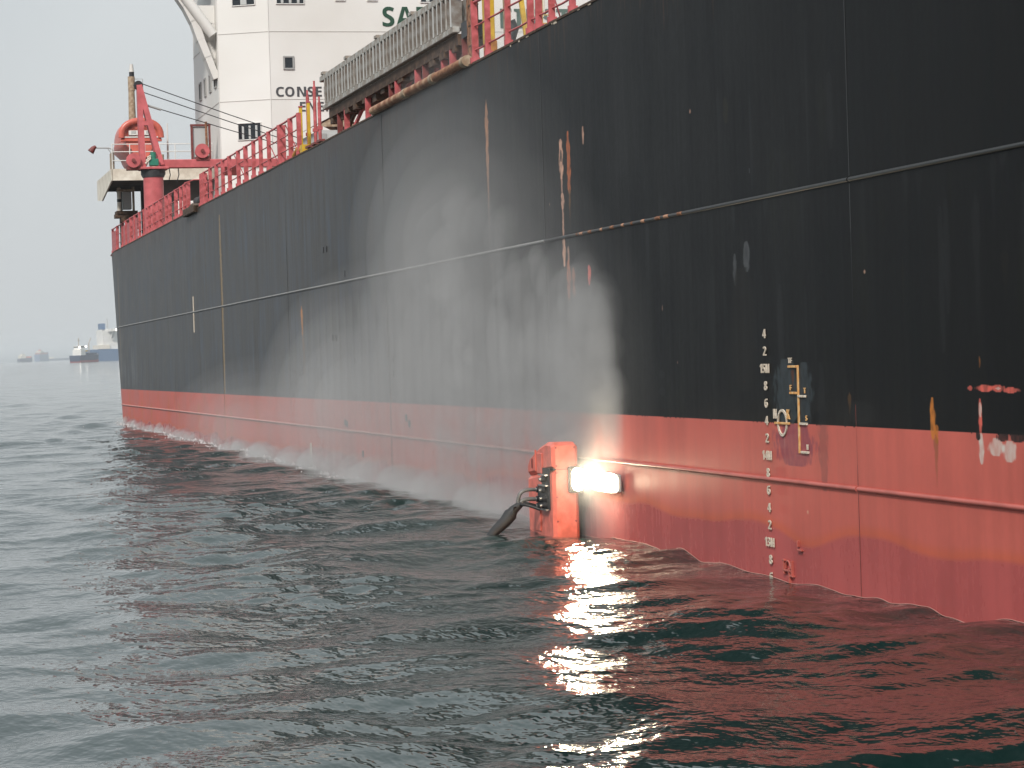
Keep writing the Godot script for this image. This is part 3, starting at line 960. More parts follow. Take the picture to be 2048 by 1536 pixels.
	bm.tube([Vector3(1.95, 10.44, -101), Vector3(1.95, 10.82, -101)], 0.14, 10, 0.12)
	put("bin", bm, M.yellow, bn)
	var df := thing("rusty_frame", "rusty red door frame with a pale board beside the accommodation corner", "frame", Vector3(2.7, 10.4, -98.4))
	var d1 := MB.new()
	d1.box(Vector3(2.42, 11.3, -98.4), Vector3(0.08, 1.5, 0.1)); d1.box(Vector3(3.12, 11.3, -98.4), Vector3(0.08, 1.5, 0.1)); d1.box(Vector3(2.77, 12.07, -98.4), Vector3(0.8, 0.08, 0.1))
	put("frame", d1, M.darkred, df)
	var d2 := MB.new()
	d2.box(Vector3(2.72, 11.3, -98.45), Vector3(0.52, 1.44, 0.05))
	put("board", d2, M.curtain, df)
	var d3 := MB.new()
	d3.tube([Vector3(3.0, 10.5, -98.3), Vector3(2.98, 12.2, -98.3)], 0.05, 8)
	put("pipe", d3, M.rust, df)

func build_crane() -> void:
	var z := -94.0
	var t := thing("deck_crane", "red pedestal crane with A-frame top and jib stowed across the deck", "crane", Vector3(0.38, 7.5, z))
	var mb := MB.new()
	mb.tube([Vector3(0.38, 7.5, z), Vector3(0.38, 9.75, z)], 0.375, 28)
	put("pedestal", mb, M.red, t)
	mb = MB.new()
	mb.tube([Vector3(0.38, 9.70, z), Vector3(0.38, 9.82, z)], 0.40, 28, 0.46); mb.tube([Vector3(0.38, 9.82, z), Vector3(0.38, 9.98, z)], 0.46, 28)
	put("slewing_ring", mb, M.black, t)
	mb = MB.new()
	mb.box(Vector3(0.40, 10.03, z), Vector3(1.05, 0.09, 1.0), Basis(), 0.015)
	put("turntable", mb, M.red, t)
	var ap := Vector3(-0.05, 13.15, z)
	for e in [[Vector3(0.0, 10.05, z + 0.2), 0.19], [Vector3(0.68, 10.15, z + 0.2), 0.20], [Vector3(0.0, 10.05, z - 0.45), 0.17], [Vector3(0.68, 10.15, z - 0.45), 0.17]]:
		mb = MB.new()
		mb.beam(e[0], ap + Vector3(0, 0, signf(e[0].z - z) * 0.1), e[1], e[1] * 0.8, Vector3(0, 0, 1))
		put("frame_leg", mb, M.red, t)
	mb = MB.new()
	mb.box(Vector3(0.22, 11.72, z + 0.17), Vector3(0.42, 0.16, 0.1))
	put("cross_bar", mb, M.red, t)
	for dz in [-0.06, 0.06]:
		mb = MB.new()
		mb.tube([ap + Vector3(-0.02, 0.0, dz - 0.03), ap + Vector3(-0.02, 0.0, dz + 0.03)], 0.17, 18)
		put("sheave", mb, M.black, t)
	mb = MB.new()
	mb.box(Vector3(3.7, 10.2, z), Vector3(6.1, 0.31, 0.42), Basis(), 0.02)
	put("jib", mb, M.red, t)
	mb = MB.new()
	mb.prism([Vector2(z - 0.2, 10.04), Vector2(z + 0.2, 10.04), Vector2(z + 0.1, 9.75), Vector2(z - 0.1, 9.75)], 3.0, 3.5)
	put("jib_bracket", mb, M.darkred, t)
	for e in [[Vector3(0.05, 13.22, z), Vector3(6.6, 10.9, z)], [Vector3(0.03, 12.92, z), Vector3(6.6, 10.68, z)], [Vector3(0.19, 12.42, z), Vector3(6.6, 10.5, z)]]:
		mb = MB.new()
		mb.tube([e[0], (e[0] + e[1]) * 0.5 + Vector3(0, -0.03, 0), e[1]], 0.018, 5)
		put("wire_rope", mb, M.black, t)
	mb = MB.new()
	mb.tube([Vector3(0.19, 12.42, z), Vector3(0.75, 12.24, z)], 0.045, 8)
	put("turnbuckle", mb, M.frame, t)
	for e in [[Vector3(2.21, 10.66, z), 0.27], [Vector3(-0.38, 10.32, z + 0.1), 0.27]]:
		mb = MB.new()
		mb.tube([e[0] + Vector3(0, 0, -0.3), e[0] + Vector3(0, 0, 0.3)], e[1] * 0.8, 20)
		mb.tube([e[0] + Vector3(0, 0, 0.28), e[0] + Vector3(0, 0, 0.33)], e[1], 20)
		var w := put("winch_drum", mb, M.red, t)
		mb = MB.new()
		mb.tube([e[0] + Vector3(0, 0, 0.33), e[0] + Vector3(0, 0, 0.42)], 0.07, 10)
		put("hub", mb, M.darkred, w)
		mb = MB.new()
		mb.box(e[0] + Vector3(0.02, -0.27, 0), Vector3(0.5, 0.14, 0.5))
		put("winch_bed", mb, M.darkred, w)
	mb = MB.new()
	mb.tube([Vector3(0.36, 10.35, z + 0.35), Vector3(0.36, 10.62, z + 0.35)], 0.11, 12)
	mb.box(Vector3(0.38, 10.24, z + 0.35), Vector3(0.34, 0.26, 0.25), Basis(), 0.02)
	put("hydraulic_motor", mb, M.green, t)
	for k in 3:
		mb = MB.new()
		mb.tube([Vector3(0.16, 10.15 + k * 0.09, z + 0.5), Vector3(0.05 + k * 0.05, 10.2 + k * 0.12, z + 0.52), Vector3(0.26, 10.38 + k * 0.05, z + 0.5)], 0.03, 6)
		put("hydraulic_hose", mb, M.cream, t)
	mb = MB.new()
	mb.tube([Vector3(0.98, 10.03, z), Vector3(1.02, 9.8, z), Vector3(0.95, 9.55, z)], 0.02, 5)
	mb.tube([Vector3(1.32, 10.03, z), Vector3(1.34, 9.8, z), Vector3(1.25, 9.5, z)], 0.02, 5)
	put("hanging_cable", mb, M.black, t)

func build_lifeboat() -> void:
	var t := thing("lifeboat", "enclosed orange lifeboat seen end-on above the stern behind the crane", "lifeboat", Vector3(0.85, 10.8, -104.5))
	var secs := []
	var top := []
	for i in 13:
		var f := i / 12.0
		var z := lerpf(-102.3, -107.0, f)
		var w := 0.84 * pow(sin(PI * clampf(0.14 + f * 0.72, 0, 1)), 0.35)
		var keel := 10.78 + 0.35 * pow(absf(f - 0.5) * 2.0, 3.0)
		var ring := []
		for k in 24:
			var a := TAU * k / 24
			var x := signf(cos(a)) * pow(absf(cos(a)), 0.7) * w * (0.72 if sin(a) < -0.3 else 1.0)
			ring.append(Vector3(0.85 + x, 11.85 + (sin(a) * (11.85 - keel) if sin(a) < 0 else sin(a) * 0.02), z))
		secs.append(ring)
		var r2 := []
		var hgt := 0.86 * pow(sin(PI * clampf(0.16 + f * 0.68, 0, 1)), 0.4)
		for k in 24:
			var a := TAU * k / 24
			r2.append(Vector3(0.85 + signf(cos(a)) * pow(absf(cos(a)), 0.5) * w * 0.97, 11.88 + (pow(sin(a), 0.75) * hgt if sin(a) > 0 else sin(a) * 0.02), z))
		top.append(r2)
	var mb := MB.new()
	mb.loft(secs)
	put("hull", mb, M.boat, t)
	mb = MB.new()
	mb.loft(top)
	put("canopy", mb, M.boat, t)
	mb = MB.new()
	for k in 25:
		pass
	var rim := []
	for i in 17:
		var a := PI * i / 16
		rim.append(Vector3(0.85 + 0.80 * cos(a), 11.95 + 0.70 * pow(sin(a), 0.7), -102.26))
	mb.tube(rim, 0.13, 10)
	put("hood_rim", mb, M.boat, t)
	mb = MB.new()
	var disc := []
	for i in 17:
		var a := PI * i / 16
		disc.append(Vector3(0.85 + 0.80 * cos(a), 11.9 + 0.72 * pow(sin(a), 0.7), -102.30))
	mb.face(disc, Vector3(0, 0, 1))
	put("front_bulkhead", mb, M.boat, t)
	mb = MB.new()
	mb.box(Vector3(0.85, 11.86, -102.27), Vector3(1.66, 0.13, 0.08), Basis(), 0.02)
	put("fender", mb, M.boat, t)
	mb = MB.new()
	mb.box(Vector3(0.85, 12.15, -102.27), Vector3(1.0, 0.2, 0.06), Basis(), 0.02)
	put("window_band", mb, M.white, t)
	for x in [0.55, 1.15]:
		mb = MB.new()
		mb.box(Vector3(x, 12.18, -102.245), Vector3(0.2, 0.12, 0.03), Basis(), 0.01)
		put("window", mb, M.curtain, t)
	mb = MB.new()
	mb.box(Vector3(0.85, 11.98, -102.25), Vector3(1.4, 0.05, 0.04))
	put("reflective_stripe", mb, M.white, t)
	# mast with its lantern
	var m := thing("stern_mast", "weathered beige mast with a white lantern rising behind the lifeboat", "mast", Vector3(0.93, 10.4, -107.6))
	mb = MB.new()
	mb.tube([Vector3(1.06, 10.4, -107.6), Vector3(1.06, 14.6, -107.6)], 0.21, 14, 0.13)
	put("pole", mb, M.beige, m)
	mb = MB.new()
	mb.tube([Vector3(1.07, 14.45, -107.6), Vector3(1.07, 15.05, -107.6)], 0.15, 12)
	put("lantern_base", mb, M.beige, m)
	mb = MB.new()
	mb.tube([Vector3(1.09, 15.05, -107.6), Vector3(1.09, 15.25, -107.6)], 0.11, 12)
	put("lantern_collar", mb, M.black, m)
	mb = MB.new()
	mb.tube([Vector3(1.09, 15.25, -107.6), Vector3(1.09, 15.58, -107.6)], 0.11, 12, 0.07)
	put("lantern", mb, M.white, m)
	mb = MB.new()
	mb.tube([Vector3(1.2, 14.95, -107.6), Vector3(1.55, 14.95, -107.6), Vector3(1.55, 14.35, -107.6)], 0.015, 5)
	put("antenna", mb, M.frame, m)
	mb = MB.new()
	for k in 9:
		mb.box(Vector3(1.38, 11.9 + k * 0.25, -107.5), Vector3(0.10, 0.14, 0.05))
	put("ladder_guard", mb, M.frame, m)

func rail_run(t: Node3D, posts: Array, mids: Array, top: float, pw: float) -> void:
	for z in posts:
		var mb := MB.new()
		var x := 0.05 + 0.008 * pow(maxf(0.0, -105.4 - z), 2.0)
		var w := pw * rng.randf_range(0.85, 1.15)
		mb.box(Vector3(x + w * 0.5 - 0.05, (7.55 + top) * 0.5, z), Vector3(w, top - 7.55, 0.05), Basis(Vector3(0, 0, 1), rng.randf_range(-0.012, 0.012)))
		mb.box(Vector3(x, 7.60, z), Vector3(w * 1.5, 0.1, 0.06))
		put("post", mb, M.railred, t)
	for y in mids:
		for i in posts.size() - 1:
			var mb := MB.new()
			mb.tube([Vector3(0.06, y, posts[i]), Vector3(0.06, y - 0.012, (posts[i] + posts[i + 1]) * 0.5), Vector3(0.06, y, posts[i + 1])], 0.026 if y == mids[-1] else 0.016, 6)
			put("rail", mb, M.railred, t)

func build_rails() -> void:
	var r1 := thing("stern_rail", "red guard rail of flat posts on the deck edge from stern to the gap", "railing", Vector3(0.05, 7.5, -94), "guard rails along the ship's side")
	rail_run(r1, [-107.9, -105.4, -103.05, -101.5, -99.7, -98.1, -96.3, -94.6, -92.9, -91.2, -89.3, -87.3, -86.2, -84.4, -83.0, -82.0, -81.0], [7.85, 8.2, 8.55], 8.56, 0.12)
	for e in [[-107.9, -104.9], [-103.0, -99.8], [-98.9, -97.2]]:
		var mb := MB.new()
		mb.box(Vector3(0.06, 7.98, (e[0] + e[1]) * 0.5), Vector3(0.02, 0.86, e[1] - e[0]))
		put("dodger_plate", mb, M.railred, r1)
	var r2 := thing("quarter_rail", "red guard rail of flat posts between the black chute and the yellow posts", "railing", Vector3(0.05, 7.5, -68), "guard rails along the ship's side")
	rail_run(r2, [-77.6, -76.8, -75.4, -74.0, -72.6, -71.2, -69.4, -68.0, -66.5, -65.2, -63.8, -62.1, -60.4, -59.1], [7.85, 8.2, 8.55], 8.56, 0.11)
	for z in [-77.2, -62.0]:
		var mb := MB.new()
		mb.box(Vector3(0.10, 8.05, z), Vector3(0.2, 1.0, 0.05))
		put("wide_post", mb, M.railred, r2)
	for z in [-70.3, -64.5, -61.3]:
		var mb := MB.new()
		mb.tube([Vector3(0.08, 8.5, z), Vector3(0.5, 7.5, z + 0.2)], 0.015, 5)
		put("stay", mb, M.railred, r2)
	var r3 := thing("midship_rail", "red guard rail of flat posts forward of the grey stowed ladder", "railing", Vector3(0.05, 7.5, -36), "guard rails along the ship's side")
	rail_run(r3, [-41.05, -40.1, -38.75, -37.35, -36.85, -36.1, -34.95, -33.6, -32.2, -30.8, -29.4, -28.0, -26.6, -25.2, -23.8], [7.78, 8.18, 8.58], 8.6, 0.1)
	for z in [-36.6, -35.8]:
		var mb := MB.new()
		mb.tube([Vector3(0.06, 8.6, z), Vector3(0.3, 7.5, z + 0.25)], 0.014, 5)
		put("stay", mb, M.railred, r3)
	for k in 7:
		var mb := MB.new()
		var z := -39.0 + k * 0.8 + rng.randf() * 0.7
		mb.box(Vector3(-0.006, 7.535 - rng.randf() * 0.03, z), Vector3(0.012, rng.randf_range(0.02, 0.06), rng.randf_range(0.03, 0.16)))
		put("chipped_paint", mb, M.mark, r3)
	# black chute in the gap of the rail
	var c := thing("ladder_chute", "black curved steel chute hanging over the deck edge in the rail gap", "chute", Vector3(0, 7.5, -79.2))
	var mb := MB.new()
	mb.box(Vector3(0.22, 8.1, -78.2), Vector3(0.24, 0.95, 0.12), Basis(), 0.02)
	put("upright", mb, M.black, c)
	mb = MB.new()
	mb.prism([Vector2(-81.0, 7.42), Vector2(-78.2, 7.42), Vector2(-78.1, 7.62), Vector2(-78.6, 7.72), Vector2(-79.6, 7.66), Vector2(-81.0, 7.66)], -0.14, 0.2, 0.02)
	put("lip", mb, M.brown, c)
	mb = MB.new()
	mb.tube([Vector3(0.3, 7.9, -80.6), Vector3(0.3, 7.85, -79.6), Vector3(0.3, 8.0, -78.6)], 0.14, 10)
	put("roller", mb, M.rubber, c)
	mb = MB.new()
	mb.tube([Vector3(-0.05, 8.52, -81.0), Vector3(0.2, 8.6, -80.6), Vector3(0.5, 8.6, -80.5)], 0.02, 6)
	put("hand_rail", mb, M.railred, c)
	var k := thing("deck_locker", "white deck locker standing behind the rail under the boat deck", "locker", Vector3(0.8, 7.5, -88))
	mb = MB.new()
	mb.box(Vector3(0.86, 7.95, -88), Vector3(0.72, 0.9, 0.5), Basis(), 0.02)
	var kb := put("body", mb, M.white, k)
	mb = MB.new()
	mb.box(Vector3(0.86, 7.9, -87.74), Vector3(0.6, 0.7, 0.02))
	put("door", mb, M.white, kb)

func build_gangway() -> void:
	var t := thing("accommodation_ladder", "long grey aluminium boarding ladder stowed on edge above the ship's side", "ladder", Vector3(0.3, 8.3, -50.3))
	var x := 0.26
	var za := -56.3
	var zb := -43.3
	for e in [[9.10, 0.13, M.alu, -56.9, -43.3], [8.42, 0.11, M.alu, -56.6, -43.25]]:
		var mb := MB.new()
		mb.box(Vector3(x, e[0], (e[3] + e[4]) * 0.5), Vector3(0.13, e[1], e[4] - e[3]), Basis(), 0.012)
		put("stringer", mb, e[2], t)
	var n := 37
	for k in n:
		var mb := MB.new()
		var z := lerpf(za + 0.1, zb - 0.1, k / float(n - 1))
		mb.box(Vector3(x + 0.03, 8.755, z), Vector3(0.24, 0.56, 0.035), Basis(Vector3.UP, 0.35 + rng.randf_range(-0.06, 0.06)))
		var tr := put("tread", mb, M.tread, t)
		mb = MB.new()
		mb.box(Vector3(x - 0.075, 8.755, z + 0.03), Vector3(0.022, 0.56, 0.05))
		put("nosing", mb, M.curtain if k % 5 else M.alu, tr)
	var bk := MB.new()
	bk.box(Vector3(x + 0.25, 8.75, (za + zb) * 0.5), Vector3(0.04, 0.5, zb - za))
	put("back_plate", bk, M.tread, t)
	var cp := MB.new()
	for z in [-56.5, -53.6, -50.2, -46.8]:
		cp.box(Vector3(x, 9.2, z), Vector3(0.16, 0.06, 0.25))
	put("lug", cp, M.alu, t)
	mbox("under_frame", Vector3(0.52, 8.24, -49.7), Vector3(0.5, 0.2, 13.0), M.brown, t)
	for k in 14:
		mbox("hanging_block", Vector3(0.34 + rng.randf() * 0.1, 8.13 - rng.randf() * 0.05, -56.0 + k * 0.96), Vector3(0.2, rng.randf_range(0.1, 0.2), rng.randf_range(0.2, 0.5)), M.brown, t)
	var zs := [-55.2, -54.35, -51.9, -49.4, -48.8, -46.9, -46.2, -44.6, -43.9, -42.9]
	for i in zs.size():
		var s := thing("ladder_support", "red steel post %s under the stowed boarding ladder" % ["at its far end, first of ten", "second from the far end", "third from the far end", "fourth from the far end", "fifth from the far end", "sixth from the far end", "seventh from the far end", "eighth from the far end", "ninth from the far end", "at its near end by the brown column"][i], "support", Vector3(0.35, 7.5, zs[i]), "posts under the stowed ladder")
		var mb := MB.new()
		mb.box(Vector3(0.33, 7.85, zs[i]), Vector3(0.12, 0.72, 0.07))
		put("post", mb, M.railred if i % 3 else M.darkred, s)
		if i in [0, 1, 3, 5, 7]:
			mb = MB.new()
			mb.beam(Vector3(0.35, 7.55, zs[i] + 0.25), Vector3(0.6, 8.2, zs[i] + 0.75), 0.07, 0.05)
			put("brace", mb, M.railred if i % 2 else M.brown, s)
	var p := thing("fender_pipe", "rust stained pale pipe lying along the deck edge below the ladder", "pipe", Vector3(0, 7.6, -45.4))
	var za2 := -49.6
	for e in [[-49.6, -46.2, 0.085], [-46.15, -43.8, 0.085], [-43.75, -41.3, 0.085]]:
		var mb := MB.new()
		mb.tube([Vector3(-0.03, 7.63, e[0]), Vector3(-0.03, 7.63, e[1])], e[2], 14)
		put("pipe_length", mb, M.rustpipe if e[0] < -44 else M.rust, p)
		mb = MB.new()
		mb.tube([Vector3(-0.03, 7.63, e[1] - 0.25), Vector3(-0.03, 7.63, e[1] + 0.02)], e[2] * 1.14, 14)
		put("collar", mb, M.beige, p)

func mbox(n: String, c: Vector3, s: Vector3, m: Material, parent: Node3D, b := Basis(), bev := 0.0) -> MeshInstance3D:
	var mb := MB.new()
	mb.box(c, s, b, bev)
	return put(n, mb, m, parent)

func build_deck_gear() -> void:
	# brown hoist column and yellow davit at the near end of the ladder
	var c := thing("hoist_column", "rust brown steel column at the near end of the boarding ladder", "column", Vector3(0.35, 7.5, -42.3))
	mbox("column", Vector3(0.36, 8.7, -42.3), Vector3(0.1, 2.5, 0.22), M.brown, c)
	mbox("flange", Vector3(0.28, 8.7, -42.3), Vector3(0.03, 2.5, 0.34), M.rust, c)
	for y in [8.0, 8.35, 8.7, 9.05]:
		mbox("stiffener", Vector3(0.32, y, -42.2), Vector3(0.12, 0.03, 0.3), M.brown, c)
	mbox("head_block", Vector3(0.45, 8.35, -42.7), Vector3(0.35, 0.28, 0.5), M.black, c)
	var d := thing("davit_post", "yellow davit post with rust at its foot behind the rail corner", "davit", Vector3(0.5, 7.5, -41.0))
	mbox("post", Vector3(0.44, 8.6, -41.6), Vector3(0.17, 1.3, 0.2), M.yellow, d, Basis(), 0.01)
	mbox("foot", Vector3(0.46, 7.75, -41.6), Vector3(0.19, 0.5, 0.24), M.rustyellow, d, Basis(), 0.01)
	mbox("back_column", Vector3(0.72, 8.4, -41.4), Vector3(0.1, 1.9, 0.16), M.beige, d)
	var mb := MB.new()
	mb.tube([Vector3(0.64, 8.25, -40.9), Vector3(0.7, 8.12, -40.9), Vector3(0.62, 7.9, -40.9)], 0.09, 10)
	put("rope_coil", mb, M.rubber, d)
	mb = MB.new()
	mb.beam(Vector3(0.80, 9.2, -41.0), Vector3(0.98, 7.7, -41.0), 0.08, 0.06, Vector3(0, 0, 1))
	put("arm", mb, M.yellow, d)
	mb = MB.new()
	mb.beam(Vector3(0.92, 8.3, -41.0), Vector3(1.1, 7.72, -41.0), 0.07, 0.05, Vector3(0, 0, 1))
	put("strut", mb, M.frame, d)
	var f := thing("yellow_gate", "yellow ladder frame and orange panel behind the midship rail", "ladder", Vector3(1.2, 7.5, -40.5))
	for x in [1.12, 1.28]:
		mb = MB.new()
		mb.tube([Vector3(x, 7.6, -40.6), Vector3(x, 8.9, -40.6)], 0.018, 6)
		put("upright", mb, M.yellow, f)
	for k in 5:
		mb = MB.new()
		mb.tube([Vector3(1.12, 7.75 + k * 0.14, -40.6), Vector3(1.28, 7.75 + k * 0.14, -40.6)], 0.012, 6)
		put("rung", mb, M.yellow, f)
	mbox("panel", Vector3(1.36, 8.02, -40.5), Vector3(0.14, 0.42, 0.05), M.rustyellow, f, Basis(), 0.01)
	mb = MB.new()
	mb.tube([Vector3(0.98, 8.95, -40.6), Vector3(0.98, 8.32, -40.6), Vector3(1.02, 8.26, -40.6), Vector3(1.14, 8.28, -40.6), Vector3(1.16, 8.36, -40.6), Vector3(1.16, 8.95, -40.6)], 0.014, 6)
	put("hoop", mb, M.cream, f)
	# yellow and red posts aft of the ladder
	for e in [[0.36, -60.6, 8.85, 0.075, "yellow", "yellow pole at the open end of the quarter rail, left one"], [0.40, -59.7, 8.87, 0.075, "yellow", "yellow pole at the open end of the quarter rail, right one"]]:
		var y := thing("yellow_pole", e[5], "pole", Vector3(e[0], 7.5, e[1]), "yellow poles by the quarter rail")
		mb = MB.new()
		mb.box(Vector3(e[0], (7.5 + e[2]) * 0.5, e[1]), Vector3(e[3], e[2] - 7.5, e[3]), Basis(), 0.008)
		put("pole", mb, M.yellow, y)
		mbox("cap", Vector3(e[0], e[2] + 0.01, e[1]), Vector3(0.1, 0.03, 0.1), M.railred, y)
	for e in [[0.42, -59.9, 9.05, "leftmost of three red poles beside the yellow poles"], [0.40, -58.8, 9.15, "tallest and middle of three red poles beside the yellow poles"], [0.42, -58.3, 8.72, "rightmost and shortest of three red poles beside the yellow poles"]]:
		var y := thing("red_pole", e[3], "pole", Vector3(e[0], 7.5, e[1]), "red poles by the quarter rail")
		mb = MB.new()
		mb.tube([Vector3(e[0], 7.5, e[1]), Vector3(e[0], e[2], e[1])], 0.042, 8)
		put("pole", mb, M.railred, y)
		mb = MB.new()
		mb.tube([Vector3(e[0], e[2], e[1]), Vector3(e[0], e[2] + 0.14, e[1])], 0.025, 6)
		put("pin", mb, M.railred, y)
		mbox("joint", Vector3(e[0], 8.12, e[1]), Vector3(0.12, 0.08, 0.1), M.railred, y)
	var g := thing("mooring_roller", "small yellow mooring roller on the deck edge below the yellow poles", "roller", Vector3(0.15, 7.5, -59.3))
	mb = MB.new()
	mb.tube([Vector3(0.1, 7.6, -60.0), Vector3(0.12, 7.72, -59.6), Vector3(0.1, 7.66, -58.8)], 0.09, 10)
	put("roller", mb, M.rustyellow, g)
	mbox("bracket", Vector3(0.12, 7.66, -58.7), Vector3(0.2, 0.2, 0.3), M.yellow, g)
	for k in 3:
		var h := thing("edge_clip", "dark flat clip on the deck edge, %s of three before the ladder" % ["farthest", "middle", "nearest"][k], "clip", Vector3(0.05, 7.55, -57.6 + k * 0.75), "clips on the deck edge")
		mbox("clip", Vector3(0.04, 7.62, -57.6 + k * 0.75), Vector3(0.12, 0.05, 0.5), M.darkred, h)
	# pitched store house further in on the deck
	var s := thing("deck_store", "grey deck store house with low brown roof behind the red poles", "hut", Vector3(3.6, 7.5, -75))
	mbox("wall", Vector3(3.62, 8.5, -75), Vector3(1.1, 2.0, 3.0), M.curtain, s)
	mb = MB.new()
	for sd in [-1.0, 1.0]:
		mb.quad(Vector3(3.62, 9.98, -76.6), Vector3(3.62, 9.98, -73.4), Vector3(3.62 + sd * 0.72, 9.62, -73.4), Vector3(3.62 + sd * 0.72, 9.62, -76.6), Vector3(sd * 0.45, 0.9, 0))
	mb.face([Vector3(3.0, 9.6, -73.45), Vector3(3.62, 9.95, -73.45), Vector3(4.24, 9.6, -73.45)], Vector3(0, 0, 1))
	put("roof", mb, M.beige, s)
	for k in 4:
		mbox("panel", Vector3(3.2 + k * 0.28, 8.5, -73.49), Vector3(0.22, 1.8, 0.03), M.curtain if k % 2 else M.frame, s)
	# green valve behind the ladder supports
	var v := thing("green_valve", "dark green deck valve seen between the ladder supports", "valve", Vector3(0.9, 7.5, -49.0))
	mb = MB.new()
	mb.tube([Vector3(0.8, 7.5, -49.0), Vector3(0.8, 7.95, -49.0)], 0.16, 12, 0.1)
	put("body", mb, M.green, v)
	mb = MB.new()
	mb.tube([Vector3(0.8, 7.95, -49.0), Vector3(0.8, 8.0, -49.0)], 0.2, 14)
	put("hand_wheel", mb, M.green, v)
	var v2 := thing("green_cover", "green canvas bundle lying behind the quarter rail near the crane jib", "cover", Vector3(0.9, 7.5, -69.5))
	mb = MB.new()
	mb.tube([Vector3(0.5, 7.6, -70.0), Vector3(0.62, 7.74, -69.2), Vector3(0.6, 7.66, -68.2)], 0.12, 10)
	put("cover", mb, M.green, v2)

func build_machine() -> void:
	var t := thing("hull_work_machine", "orange red box machine with hose connectors, a bright lamp and a glowing bar against the hull", "machine", Vector3(-0.4, 0, -35.2))
	var lo := [Vector2(-34.62, -0.5), Vector2(-34.62, 0.945), Vector2(-36.05, 0.80), Vector2(-36.05, -0.5)]
	var hi := [Vector2(-34.62, 0.955), Vector2(-34.62, 1.29), Vector2(-34.70, 1.335), Vector2(-34.98, 1.335), Vector2(-35.45, 1.24), Vector2(-35.9, 1.10), Vector2(-36.05, 0.98), Vector2(-36.05, 0.81)]
	var mb := MB.new()
	mb.prism(lo, -0.56, -0.17, 0.05)
	put("lower_shell", mb, M.shell, t)
	mb = MB.new()
	mb.prism(hi, -0.56, -0.17, 0.05)
	put("upper_shell", mb, M.shell, t)
	# grab slot, panel and edge strips on the outboard face
	mbox("slot", Vector3(-0.562, 1.0, -35.75), Vector3(0.012, 0.14, 0.06), M.darkred, t, Basis(), 0.004)
	mbox("cover_panel", Vector3(-0.566, 1.02, -35.3), Vector3(0.02, 0.30, 0.30), M.shell, t, Basis(), 0.008)
	mbox("rib", Vector3(-0.567, 1.05, -35.52), Vector3(0.024, 0.32, 0.03), M.shell, t, Basis(), 0.008)
	mbox("lower_panel", Vector3(-0.566, 0.20, -35.5), Vector3(0.02, 0.36, 0.36), M.shell, t, Basis(), 0.008)
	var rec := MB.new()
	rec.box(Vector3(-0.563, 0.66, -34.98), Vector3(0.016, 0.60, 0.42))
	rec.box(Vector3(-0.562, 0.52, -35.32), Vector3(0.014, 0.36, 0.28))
	put("connector_bay", rec, M.rubber, t)  # flat dark plate, the shade of the recess put into its colour
	for e in [[0.80, -34.98], [0.64, -35.0], [0.52, -34.98], [0.42, -34.96], [0.64, -35.25], [0.50, -35.27], [0.40, -35.25]]:
		mb = MB.new()
		var c := Vector3(-0.57, e[0], e[1])
		mb.tube([c, c + Vector3(-0.07, 0, 0)], 0.045, 12)
		var k := put("connector", mb, M.black, t)
		mb = MB.new()
		mb.tube([c + Vector3(-0.07, 0, 0), c + Vector3(-0.10, -0.005, 0)], 0.026, 10)
		put("fitting", mb, M.steel, k)
	for k in 3:
		mbox("clamp_bar", Vector3(-0.60, [0.86, 0.71, 0.36][k], -35.0), Vector3(0.05, 0.018, 0.4), M.steel, t)
	for e in [[1.26, -0.50], [1.26, -0.23], [1.0, -0.50], [0.90, -0.50], [0.2, -0.50], [0.2, -0.23], [0.55, -0.50]]:
		mb = MB.new()
		mb.tube([Vector3(e[1], e[0], -34.63), Vector3(e[1], e[0], -34.612)], 0.014, 6)
		put("bolt", mb, M.darkred, t)
	mbox("gasket", Vector3(-0.365, 0.95, -35.33), Vector3(0.36, 0.03, 1.38), M.rubber, t)
	# hoses run together into a black sleeve that dips into the sea
	var joint := Vector3(-0.93, 0.42, -35.25)
	for e in [[Vector3(-0.66, 0.64, -35.25), 0.028, M.hose], [Vector3(-0.66, 0.50, -35.27), 0.032, M.hose], [Vector3(-0.66, 0.40, -35.25), 0.026, M.rubber], [Vector3(-0.66, 0.36, -35.0), 0.022, M.rubber]]:
		mb = MB.new()
		var a: Vector3 = e[0]
		var pts := []
		for i in 9:
			var f := i / 8.0
			pts.append(a.lerp(joint, f) + Vector3(-0.05, 0.05, 0.02) * sin(PI * f) * (1.6 if a.y > 0.6 else 0.7))
		mb.tube(pts, e[1], 10)
		put("hose", mb, e[2], t)
	mb = MB.new()
	mb.tube([joint + Vector3(0.05, 0.02, 0), Vector3(-1.0, 0.36, -35.22), Vector3(-1.06, 0.28, -35.2)], 0.05, 12, 0.09)
	mb.tube([Vector3(-1.05, 0.30, -35.2), Vector3(-1.16, 0.19, -35.15), Vector3(-1.32, 0.07, -35.1), Vector3(-1.5, -0.1, -35.0)], 0.10, 12, 0.06)
	put("sleeve", mb, M.rubber, t)
	mb = MB.new()
	mb.tube([Vector3(-0.96, 0.40, -35.2), Vector3(-1.03, 0.40, -35.1), Vector3(-1.06, 0.30, -35.08)], 0.012, 6)
	put("strap", mb, M.rubber, t)
	# lamp on the forward edge, shining along the hull
	mb = MB.new()
	mb.box(Vector3(-0.22, 0.80, -34.56), Vector3(0.24, 0.38, 0.1), Basis(), 0.02)
	var hs := put("lamp_housing", mb, M.black, t)
	mb = MB.new()
	var rim := []
	for ring_z in [-34.515, -34.50, -34.485]:
		var ring := []
		for k in 20:
			var an := TAU * k / 20
			var sc := 0.86 if ring_z > -34.49 else 1.0
			ring.append(Vector3(-0.22 + 0.088 * sc * signf(cos(an)) * pow(absf(cos(an)), 0.7), 0.80 + 0.165 * sc * signf(sin(an)) * pow(absf(sin(an)), 0.7), ring_z))
		rim.append(ring)
	mb.loft(rim)
